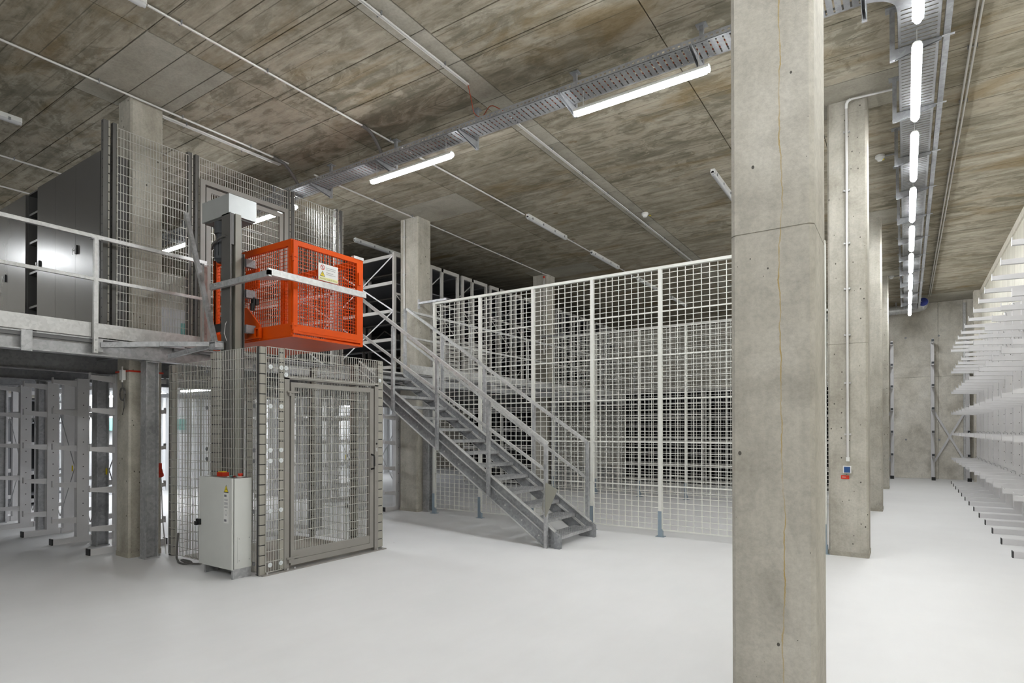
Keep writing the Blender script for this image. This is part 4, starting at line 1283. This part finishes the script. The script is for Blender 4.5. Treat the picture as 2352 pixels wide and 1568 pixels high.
mb.beam((SX + 0.0015, cy_ - 0.018, cz_ + 0.018), (SX + 0.0015, cy_ + 0.018, cz_ - 0.018), 0.006, 0.0006, up=(1, 0, 0))
part('prohibition_ring', mb, M['red'], sg)
mb = MB(); mb.box(SX + 0.0005, SX + 0.0012, cy_ - 0.003, cy_ + 0.003, cz_ - 0.016, cz_ + 0.006); mb.cyl((SX + 0.0005, cy_, cz_ + 0.012), (SX + 0.0012, cy_, cz_ + 0.012), 0.004, 8)
part('person_symbol', mb, M['ink'], sg)
def tri(cy, cz, s, x): return [(x, cy - s, cz - s * 0.8), (x, cy + s, cz - s * 0.8), (x, cy, cz + s * 0.95)]
ty, tz = cy_, SZ0 + 0.078
mb = MB(); mb.add(tri(ty, tz, 0.036, SX + 0.001), [(0, 1, 2)]); part('triangle_border', mb, M['ink'], sg)
mb = MB(); mb.add(tri(ty, tz - 0.001, 0.028, SX + 0.0016), [(0, 1, 2)]); part('triangle_fill', mb, M['yellow'], sg)
mb = MB(); mb.box(SX + 0.0016, SX + 0.0022, ty - 0.0025, ty + 0.0025, tz - 0.008, tz + 0.012); mb.box(SX + 0.0016, SX + 0.0022, ty - 0.0025, ty + 0.0025, tz - 0.017, tz - 0.012)
part('exclamation_mark', mb, M['ink'], sg)
for s_, zz in (('Personenbeförderung', SZ1 - 0.046), ('strengstens untersagt', SZ1 - 0.066), ('Auf gleichmäßige', SZ1 - 0.100), ('Lastverteilung achten!', SZ1 - 0.120)):
    text('lettering', s_, M['ink'], sg, (SX + 0.0015, SY0 + 0.108, zz), 0.0165, (0, 1, 0), (0, 0, 1), sx=0.92)
text('lettering', 'Maximale Tragkraft 500 kg', M['ink_grey'], sg, (SX + 0.002, SY0 + 0.022, SZ0 + 0.017), 0.0225, (0, 1, 0), (0, 0, 1), sx=0.98)

# ------------------------------------------------------------------ control cabinet
cc = root('control_cabinet', 'light grey electrical control cabinet standing in front of the lift cage', 'cabinet', (-5.93, 3.46, 0))
KX0, KX1, KY0, KY1, KZ1 = -6.24, -5.615, 3.355, 3.566, 1.012
def rbox(mb, x0, x1, y0, y1, z0, z1, r=0.012):
    mb.prism([(x0 + r, y0), (x1 - r, y0), (x1 - r * .3, y0 + r * .3), (x1, y0 + r), (x1, y1 - r), (x1 - r, y1), (x0 + r, y1), (x0, y1 - r), (x0, y0 + r), (x0 + r * .3, y0 + r * .3)], 'z', z0, z1)
mb = MB(); mb.box(KX0 + 0.004, KX1, KY0 + 0.026, KY1, 0.10, KZ1)
part('housing', mb, M['ctrl'], cc)
mb = MB(); rbox(mb, KX0, KX1 + 0.0, KY0, KY0 + 0.022, 0.095, KZ1 + 0.002)
dr = part('door', mb, M['ctrl'], cc)
mb = MB(); mb.box(KX0 - 0.012, KX0 + 0.055, KY0 - 0.022, KY0, 0.505, 0.565); mb.box(KX0 - 0.018, KX0 + 0.02, KY0 - 0.035, KY0 - 0.01, 0.50, 0.54)
part('door_catch', mb, M['black'], dr)
mb = MB(); mb.box(KX0 + 0.06, KX0 + 0.085, KY0 + 0.03, KY1 - 0.02, 0.0, 0.10); mb.box(KX1 - 0.03, KX1 - 0.004, KY0 + 0.012, KY1 - 0.0, 0.0, 0.10); mb.box(KX0 + 0.06, KX1 - 0.01, KY1 - 0.04, KY1 - 0.02, 0.0, 0.10)
part('plinth', mb, M['galv'], cc)
mb = MB(); mb.box(KX1, KX1 + 0.003, KY0 + 0.06, KY1 - 0.015, 0.16, 0.42)
part('side_cover', mb, M['ctrl'], cc)
mb = MB()
for yy, z_ in ((KY0 + 0.075, 0.18), (KY1 - 0.025, 0.18), (KY0 + 0.075, 0.40), (KY1 - 0.025, 0.40)):
    mb.cyl((KX1 + 0.003, yy, z_), (KX1 + 0.006, yy, z_), 0.004, 8)
part('screw', mb, M['galv_dark'], cc)
def pbutton(x, y, r, h, mat, collar=None):
    mb = MB(); mb.cyl((x, y, KZ1), (x, y, KZ1 + h * 0.55), r * 0.75, 12); mb.cyl((x, y, KZ1 + h * 0.55), (x, y, KZ1 + h), r, 12)
    part('push_button', mb, M[mat], cc, smooth=True)
    if collar:
        part('button_collar', MB().cyl((x, y, KZ1), (x, y, KZ1 + 0.012), r * 1.25, 12), M[collar], cc)
part('top_panel', MB().box(KX0 + 0.02, KX1 - 0.01, KY0 + 0.035, KY1 - 0.01, KZ1, KZ1 + 0.003), M['cabinet_trim'], cc)
mb = MB(); mb.box(-6.06, -5.95, 3.45, 3.52, KZ1 + 0.003, KZ1 + 0.045)
ms = part('main_switch', mb, M['red'], cc)
part('switch_backplate', MB().box(-6.05, -5.97, 3.46, 3.51, KZ1 + 0.045, KZ1 + 0.052), M['yellow'], ms)
pbutton(-5.71, 3.50, 0.024, 0.042, 'red', 'white')
pbutton(-5.80, 3.49, 0.016, 0.014, 'red')
pbutton(-5.86, 3.49, 0.016, 0.014, 'teal')
pbutton(-5.76, 3.45, 0.014, 0.012, 'black')
pbutton(-5.83, 3.44, 0.012, 0.012, 'white')
mb = MB(); mb.add(tri(-0, 0, 0.036, 0), [(0, 1, 2)])
WX, WZ = KX1 - 0.105, 0.905
def trif(s, yoff):
    m_ = MB(); m_.add([(WX - s, KY0 - yoff, WZ - s * 0.85), (WX + s, KY0 - yoff, WZ - s * 0.85), (WX, KY0 - yoff, WZ + s)], [(0, 1, 2)]); return m_
part('triangle_border', trif(0.043, 0.0010), M['ink'], dr)
part('triangle_fill', trif(0.034, 0.0016), M['yellow'], dr)
mb = MB(); mb.add([(WX + .006, KY0 - .0022, WZ + .016), (WX - .010, KY0 - .0022, WZ - .006), (WX - .001, KY0 - .0022, WZ - .006), (WX - .005, KY0 - .0022, WZ - .022), (WX + .011, KY0 - .0022, WZ + .001), (WX + .002, KY0 - .0022, WZ + .001)], [(0, 1, 2, 3, 4, 5)])
part('flash_symbol', mb, M['ink'], dr)
part('sticker', MB().box(WX - 0.042, WX + 0.042, KY0 - 0.001, KY0, 0.56, 0.86), M['white'], dr)
mb = MB()
mb.box(WX - 0.034, WX + 0.008, KY0 - 0.0016, KY0 - 0.001, 0.825, 0.848); mb.box(WX - 0.034, WX + 0.008, KY0 - 0.0016, KY0 - 0.001, 0.575, 0.598)
part('printed_block', mb, M['ink_grey'], dr)
mb = MB()
for z_ in (0.800, 0.790, 0.765, 0.755, 0.745, 0.725, 0.715):
    mb.box(WX - 0.034, WX + 0.030, KY0 - 0.0016, KY0 - 0.001, z_, z_ + 0.004)
for i in range(16):
    a, b = 2 * math.pi * i / 16, 2 * math.pi * (i + 1) / 16
    mb.beam((WX + .02 * math.cos(a), KY0 - .0013, 0.665 + .026 * math.sin(a)), (WX + .02 * math.cos(b), KY0 - .0013, 0.665 + .026 * math.sin(b)), 0.004, 0.0006, up=(0, 1, 0))
part('printed_lines', mb, M['ink_grey'], dr)
# cable loop on the floor beside it
P = [(-7.08, 3.57, 0.30), (-7.08, 3.56, 0.12), (-7.06, 3.54, 0.014), (-6.95, 3.50, 0.012), (-6.82, 3.44, 0.012), (-6.70, 3.43, 0.012), (-6.64, 3.50, 0.014), (-6.74, 3.54, 0.016), (-6.86, 3.50, 0.03), (-6.78, 3.45, 0.034), (-6.6, 3.48, 0.014), (-6.45, 3.52, 0.03), (-6.34, 3.50, 0.10), (-6.235, 3.48, 0.14)]
P = [Vector(p) for p in P]
sm = []
for i in range(len(P) - 1):
    for k_ in range(6):
        sm.append(P[i].lerp(P[i + 1], k_ / 6))
sm.append(P[-1])
for _ in range(8):
    sm = [sm[0]] + [(sm[i - 1] + sm[i] * 2 + sm[i + 1]) / 4 for i in range(1, len(sm) - 1)] + [sm[-1]]
single('floor_cable', MB().tube(sm, 0.011, 8), M['cable'], 'grey cable looped on the floor left of the control cabinet', 'cable', (-6.8, 3.5, 0.0), smooth=True)

# ------------------------------------------------------------------ anthracite cabinets on the mezzanine
def tall_cabinet(x0, x1, label, doors, handles, zt=4.68, Y=2.95, D=0.28, open_bay=False):
    t = root('tall_cabinet', label, 'cabinet', ((x0 + x1) / 2, Y + D / 2, ZD))
    mb = MB()
    mb.box(x0, x0 + 0.02, Y + 0.02, Y + D, ZD, zt); mb.box(x1 - 0.02, x1, Y + 0.02, Y + D, ZD, zt)
    mb.box(x0 + 0.02, x1 - 0.02, Y + D - 0.02, Y + D, ZD, zt)
    mb.box(x0 + 0.02, x1 - 0.02, Y + 0.02, Y + D - 0.02, zt - 0.02, zt); mb.box(x0 + 0.02, x1 - 0.02, Y + 0.02, Y + D - 0.02, ZD, ZD + 0.03)
    part('carcass', mb, M['cabinet'], t)
    if open_bay:
        part('back_panel', MB().box(x0 + 0.02, x1 - 0.02, Y + D - 0.03, Y + D - 0.021, ZD + 0.03, zt - 0.02), M['inside_black'], t)
        for z_ in (2.72, 3.15, 3.61, 4.02, 4.40):
            part('shelf_board', MB().box(x0 + 0.022, x1 - 0.022, Y + 0.03, Y + D - 0.03, z_ - 0.018, z_ + 0.01), M['cabinet_trim'], t)
    for i, (a, b) in enumerate(doors):
        d = part('door', MB().box(a + 0.002, b - 0.002, Y, Y + 0.018, ZD + 0.01, zt - 0.004), M['cabinet'], t)
        if i in handles:
            hx = handles[i]
            part('handle', MB().box(hx - 0.02, hx + 0.02, Y - 0.018, Y, 3.60, 3.70), M['black'], d)
            mb = MB(); mb.box(hx - 0.085, hx - 0.078, Y - 0.02, Y - 0.016, 3.60, 3.66); mb.cyl((hx - 0.08, Y - 0.02, 3.675), (hx - 0.08, Y - 0.016, 3.675), 0.016, 10); mb.cyl((hx - 0.08, Y - 0.018, 3.64), (hx - 0.02, Y - 0.012, 3.655), 0.004, 6)
            part('key', mb, M['galv_light'], d)
    return t
tall_cabinet(-9.455, -7.60, 'closed anthracite cabinet standing right beside the mesh cage wall', [(-9.455, -8.86), (-8.86, -8.26), (-8.26, -7.60)], {0: -9.36, 2: -8.21})
tall_cabinet(-9.86, -9.46, 'narrow open cabinet bay showing black shelves', [], {}, open_bay=True)
tall_cabinet(-11.0, -9.87, 'closed anthracite cabinet at the left edge of the picture', [(-11.0, -10.56), (-10.56, -9.87)], {0: -10.61})
tall_cabinet(-12.2, -11.01, 'closed anthracite cabinet beyond the left edge of the picture', [(-12.2, -11.6), (-11.6, -11.01)], {})
pl = MB(); pl.box(-7.60, -7.52, 2.97, 3.02, ZD, 4.74)
for z_ in range(42):
    pass
single('perforated_strip', pl, M['cabinet_trim'], 'slim grey upright strip between the cabinet and the cage post', 'strip', (-7.56, 2.99, ZD))

# ------------------------------------------------------------------ shelving on the mezzanine
def shelf_row(Y, D, mid, label, front=False, x0=-13.2, zt=4.81, panels=False):
    t = root('storage_shelf', label, 'shelf', (-7.9, Y, ZD), 'shelf rows on the mezzanine')
    xe = -7.9
    wu = 0.06
    for x_ in (xe, xe - 1.75, xe - 3.5, x0 + 0.03):
        for yy in ((Y, Y + mid, Y + D - wu) if x_ == xe else (Y, Y + D - wu)):
            part('upright', MB().box(x_ - 0.045, x_, yy, yy + wu, ZD, zt), M['shelf'], t)
        part('top_beam', MB().box(x_ - 0.045, x_, Y + wu, Y + D - wu, zt - 0.07, zt), M['shelf'], t)
        part('end_rail', MB().box(x_ - 0.035, x_ - 0.008, Y + wu, Y + D - wu, 4.03, 4.07), M['shelf'], t)
    for z_ in (2.68, 3.20, 3.73, 4.26, 4.76):
        mb = MB(); mb.box(x0, xe - 0.05, Y + 0.03, Y + D - 0.03, z_ - 0.02, z_)
        part('shelf_board', mb, M['shelf_plate'], t)
        part('shelf_edge', MB().box(x0, xe - 0.05, Y, Y + 0.028, z_ - 0.04, z_ + 0.02), M['shelf'] if front else M['shelf_plate'], t)
        part('shelf_edge', MB().box(x0, xe - 0.05, Y + D - 0.028, Y + D, z_ - 0.04, z_ + 0.02), M['shelf'] if front else M['shelf_plate'], t)
    zb = [(2.70, 3.70), (3.72, 4.74)]
    for i, (xa, xb) in enumerate(((xe - 0.02, xe - 1.75), (xe - 1.75, xe - 3.5))):
        for a, b in zb:
            yy = Y - 0.006 if front else Y + D * 0.5
            part('diagonal_brace', MB().beam((xa, yy, a), (xb, yy, b), 0.024, 0.005, up=(0, 1, 0)), M['rack'] if front else M['shelf'], t)
            part('diagonal_brace', MB().beam((xa, yy - 0.006, b), (xb, yy - 0.006, a), 0.024, 0.005, up=(0, 1, 0)), M['rack'] if front else M['shelf'], t)
    if panels:
        for k_ in range(3):
            part('back_panel', MB().box(x0, xe - 0.06, Y + D - 0.045, Y + D - 0.035, 2.56 + 0.22 * k_, 2.765 + 0.22 * k_), M['shelf_panel'], t)
        n = 5
        for k_ in range(10):
            z_ = 2.58 + 0.085 * k_
            part('end_slat', MB().box(xe + 0.0, xe + 0.008, Y + 0.07, Y + D - 0.07, z_, z_ + 0.066), M['shelf'], t)
    for a, b in ((Y + wu, Y + mid),):
        part('end_brace', MB().beam((xe - 0.03, Y + wu, 2.75), (xe - 0.03, Y + D - wu, 3.45), 0.02, 0.005, up=(1, 0, 0)), M['shelf'], t)
        part('end_brace', MB().beam((xe - 0.03, Y + D - wu, 3.45), (xe - 0.03, Y + wu, 4.05), 0.02, 0.005, up=(1, 0, 0)), M['shelf'], t)
shelf_row(7.87, 0.90, 0.38, 'light grey open shelf row left of the stair-top column, with crossed braces', front=True, x0=-14.9)
names = ['first', 'second', 'third', 'fourth', 'fifth', 'sixth', 'seventh', 'eighth']
yy = 8.877
for i in range(9):
    shelf_row(yy, 0.91, 0.34, f'tall grey shelf row seen end-on on the mezzanine, {ordinal[i]} behind the stair-top column', panels=(i < 2), x0=-12.6)
    yy += 1.02
# pale cabinet deep on the mezzanine, seen through the left cage panel
pc = root('pale_locker', 'pale grey locker with a teal box seen through the cage on the mezzanine', 'locker', (-14.9, 7.3, ZD))
part('body', MB().box(-15.2, -14.8, 6.9, 7.75, ZD, 4.45), M['rack'], pc)
part('teal_box', MB().box(-14.8, -14.74, 7.50, 7.70, 3.85, 4.12), M['teal'], pc)

# ------------------------------------------------------------------ racks and stores under the mezzanine
def double_rack(Yf, stations, label, lv, back=True):
    t = root('cantilever_rack', label, 'rack', (stations[0], Yf, 0))
    um = MB(); um.box(-0.045, 0.045, -0.07, 0.068, 0.07, 2.19); umm = um.mesh('upright', M['rack'])
    hm = MB()
    for i in range(11):
        z_ = 0.35 + 0.165 * i
        hm.box(0.045, 0.0462, -0.007, 0.005, z_ - 0.006, z_ + 0.006)
    hmm = hm.mesh('peg_holes', M['black'])
    fm = MB(); fm.box(-0.045, 0.045, -0.335, 0.095, 0, 0.075); fmm = fm.mesh('foot', M['rack'])
    em = MB(); em.box(-0.048, 0.048, -0.35, -0.335, 0, 0.08); emm = em.mesh('end_cap', M['black'])
    am = MB()
    am.add([(-0.025, -0.33, -0.045), (0.025, -0.33, -0.045), (0.025, -0.33, 0.0), (-0.025, -0.33, 0.0),
            (-0.025, -0.07, -0.08), (0.025, -0.07, -0.08), (0.025, -0.07, 0.0), (-0.025, -0.07, 0.0)],
           [(0, 1, 2, 3), (7, 6, 5, 4), (0, 4, 5, 1), (1, 5, 6, 2), (2, 6, 7, 3), (3, 7, 4, 0)])
    am.box(-0.028, 0.028, -0.337, -0.33, -0.05, 0.03)
    amm = am.mesh('arm', M['rack'])
    for x_ in stations:
        sides = [(Yf, 0.0)] + ([(Yf + 0.198, math.pi)] if back else [])
        for y_, r_ in sides:
            rot = (0, 0, r_)
            inst('foot', fmm, (x_, y_, 0), t, rot); inst('end_cap', emm, (x_, y_, 0), t, rot)
            u = inst('upright', umm, (x_, y_, 0), t, rot)
            if r_ == 0.0:
                h = bpy.data.objects.new('peg_holes', hmm); COL.objects.link(h); h.parent = u
            for z_ in lv:
                inst('arm', amm, (x_, y_, z_), t, rot)
    yb_ = Yf + 0.099
    for i, (a, b) in enumerate(zip(stations, stations[1:])):
        part('diagonal_brace', MB().beam((a, yb_, 0.25), (b, yb_, 1.72), 0.02, 0.004, up=(0, 1, 0)), M['galv'], t)
        part('diagonal_brace', MB().beam((a, yb_ + 0.006, 1.72), (b, yb_ + 0.006, 0.25), 0.02, 0.004, up=(0, 1, 0)), M['galv'], t)
        part('top_tie', MB().box(b, a, yb_ - 0.012, yb_ - 0.002, 1.76, 1.80), M['rack'], t)
        if i in (0, 1):
            part('yellow_tag', MB().box((a + b) / 2 - 0.02, (a + b) / 2 + 0.015, yb_ - 0.03, yb_ - 0.024, 0.92, 1.0), M['yellow'], t)
    part('ridge_wire', MB().beam((stations[-1], yb_, 2.195), (stations[0], yb_, 2.215), 0.012, 0.012), M['galv'], t)
    return t
double_rack(3.40, [-8.15, -9.27, -10.29, -11.34, -12.36, -13.38], 'light grey double-sided rack under the mezzanine left of the lift-side column', [2.16, 1.765, 1.295, 0.805, 0.335])
double_rack(8.07, [-8.02, -9.02, -10.02, -11.02, -12.02, -13.02], 'light grey rack under the mezzanine, seen through the lift cage door', [2.16, 1.765, 1.295, 0.82, 0.36])
x_ = -10.75
for i in range(2):
    low_shelf(x_, x_ + 1.36, 13.5, ('left', 'right')[i] + ' dark open shelf bay deep under the mezzanine behind the stair', (0.12, 0.55, 1.05, 1.55, 2.08), 0.5, 'shelves deep under the mezzanine')
    x_ += 1.38
# black open shelves deep under the mezzanine on the left
for i in range(5):
    y0 = 0.4 + 0.92 * i
    t = root('dark_shelf', f'black open shelf unit under the mezzanine against the left wall, {ordinal[i]} from the near end', 'shelf', (-14.6, y0 + .45, 0), 'dark shelves under the mezzanine')
    part('carcass', MB().box(-15.2, -14.75, y0, y0 + 0.9, 0.02, 2.15), M['inside_black'], t)
    for yy in (y0 + 0.02, y0 + 0.88):
        part('upright', MB().box(-14.36, -14.30, yy - 0.02, yy + 0.02, 0.0, 2.18), M['shelf_plate'], t)
        part('upright', MB().box(-14.74, -14.68, yy - 0.02, yy + 0.02, 0.0, 2.18), M['shelf_plate'], t)
    for z_ in (0.25, 0.72, 1.2, 1.66, 2.1):
        part('shelf_board', MB().box(-14.74, -14.30, y0 + 0.02, y0 + 0.88, z_ - 0.03, z_), M['shelf_plate'], t)
tbx = root('teal_wall_box', 'teal box on the white corrugated wall under the mezzanine', 'box', (-15.25, 6.1, 1.49))
part('box_body', MB().box(-15.30, -15.20, 6.0, 6.22, 1.49, 1.78), M['teal'], tbx)
tbx = root('teal_wall_box', 'teal box on the white wall seen through the lift cage', 'box', (-15.25, 7.74, 1.51))
part('box_body', MB().box(-15.30, -15.20, 7.63, 7.85, 1.51, 1.78), M['teal'], tbx)

# ------------------------------------------------------------------ small things on columns
rs = MB(); rs.box(-7.915, -7.565, 3.243, 3.253, 2.185, 2.205); rs.box(-7.573, -7.563, 3.243, 3.63, 2.185, 2.205)
single('red_strap', rs, M['red'], 'red strap tied round the column behind the lift', 'strap', (-7.74, 3.25, 2.19))
sx = root('sensor_box', 'small white sensor box with a coiled cable on the strapped column', 'sensor', (-7.66, 3.22, 2.13))
part('box_body', MB().box(-7.715, -7.645, 3.205, 3.243, 2.09, 2.21), M['white'], sx)
mb = MB(); mb.cyl((-7.68, 3.22, 2.21), (-7.68, 3.22, 2.25), 0.008, 8); mb.cyl((-7.68, 3.22, 2.09), (-7.68, 3.22, 2.065), 0.012, 8)
part('gland', mb, M['conduit'], sx)
pts = [(-7.68, 3.222, 2.065), (-7.675, 3.222, 2.0)]
for i in range(28):
    a = math.pi / 2 - i * 2 * math.pi / 12
    pts.append((-7.675 + 0.062 * math.cos(a) * (1 + 0.04 * math.sin(i)), 3.23 - 0.0006 * i, 1.925 + 0.075 * math.sin(a)))
pts += [(-7.625, 3.222, 1.86), (-7.635, 3.222, 1.76), (-7.675, 3.222, 1.68)]
part('coiled_cable', MB().tube(pts, 0.007, 6), M['cable'], sx, smooth=True)
rp = root('red_socket', 'red industrial plug socket on the column beside the cage corner', 'socket', (-7.54, 3.56, 0.95))
part('socket_body', MB().box(-7.575, -7.51, 3.53, 3.59, 1.01, 1.10), M['red'], rp)
mb = MB(); mb.cyl((-7.50, 3.56, 1.02), (-7.45, 3.545, 0.97), 0.03, 12); mb.cyl((-7.45, 3.545, 0.97), (-7.435, 3.54, 0.955), 0.035, 12)
part('plug', mb, M['red'], rp)
part('plug_cable', MB().tube([(-7.43, 3.54, 0.93), (-7.43, 3.55, 0.75), (-7.43, 3.56, 0.45), (-7.42, 3.58, 0.2), (-7.34, 3.56, 0.03)], 0.007, 6), M['conduit'], rp, smooth=True)
part('supply_conduit', MB().cyl((-7.55, 3.55, 1.13), (-7.55, 3.55, 2.25), 0.012, 8), M['conduit'], rp)

vc = root('column_conduit', 'vertical grey conduit dropping down the aisle column to the blue switch', 'conduit', (-0.575, 8.03, 1.1))
mb = MB(); mb.cyl((-0.578, 8.03, 1.17), (-0.578, 8.03, 5.33), 0.014, 10)
part('pipe', mb, M['conduit'], vc, smooth=True)
el = [(-0.578, 8.03, 5.33), (-0.575, 8.01, 5.37), (-0.56, 7.99, 5.395), (-0.53, 7.985, 5.405)]
part('bend', MB().tube(el, 0.018, 10), M['white'], vc, smooth=True)
part('pipe', MB().cyl((-0.53, 7.985, 5.405), (-0.10, 8.02, 5.405), 0.014, 10), M['conduit'], vc, smooth=True)
part('coupling', MB().cyl((-0.578, 8.03, 1.13), (-0.578, 8.03, 1.18), 0.021, 10), M['white'], vc)
ck = MB(); ck.box(-0.034, 0.034, -0.004, 0.02, -0.008, 0.008); ck.box(-0.034, -0.024, -0.014, 0.02, -0.01, 0.01); ck.box(0.024, 0.034, -0.014, 0.02, -0.01, 0.01)
ckm = ck.mesh('clip', M['galv_light'])
for z_ in (5.05, 4.35, 3.72, 3.18, 2.63, 2.06, 1.45):
    inst('clip', ckm, (-0.578, 8.03, z_), vc)
sw = root('wall_switch', 'blue rocker switch in a white surround low on the aisle column', 'switch', (-0.585, 8.03, 1.03))
part('surround', MB().box(-0.628, -0.543, 8.012, 8.05, 0.99, 1.075), M['white'], sw)
part('rocker', MB().box(-0.617, -0.554, 8.006, 8.013, 0.998, 1.066), M['blue'], sw)
tg = root('red_tag', 'red rectangular tag below the blue switch on the column', 'tag', (-0.61, 8.04, 0.94))
part('plate', MB().box(-0.652, -0.566, 8.044, 8.05, 0.918, 0.962), M['red'], tg)
part('tag_text', MB().box(-0.640, -0.60, 8.0430, 8.044, 0.938, 0.944), M['white'], tg)
vc2 = root('column_conduit', 'vertical grey conduit on the column at the top of the stair', 'conduit', (-7.777, 8.01, 2.6))
part('pipe', MB().cyl((-7.777, 8.012, 2.6), (-7.777, 8.012, ZC - 0.02), 0.014, 10), M['conduit'], vc2, smooth=True)
for z_ in (2.9, 3.65, 4.4, 5.1):
    inst('clip', ckm, (-7.777, 8.012, z_), vc2)
vc3 = root('column_conduit', 'vertical grey conduit on the column behind the white fence', 'conduit', (-7.56, 12.82, 3))
part('pipe', MB().cyl((-7.60, 12.82, 3.4), (-7.60, 12.82, ZC - 0.05), 0.014, 10), M['conduit'], vc3, smooth=True)
part('red_joint', MB().cyl((-7.60, 12.82, ZC - 0.10), (-7.60, 12.82, ZC - 0.05), 0.022, 10), M['red'], vc3)

bpy.context.view_layer.update()
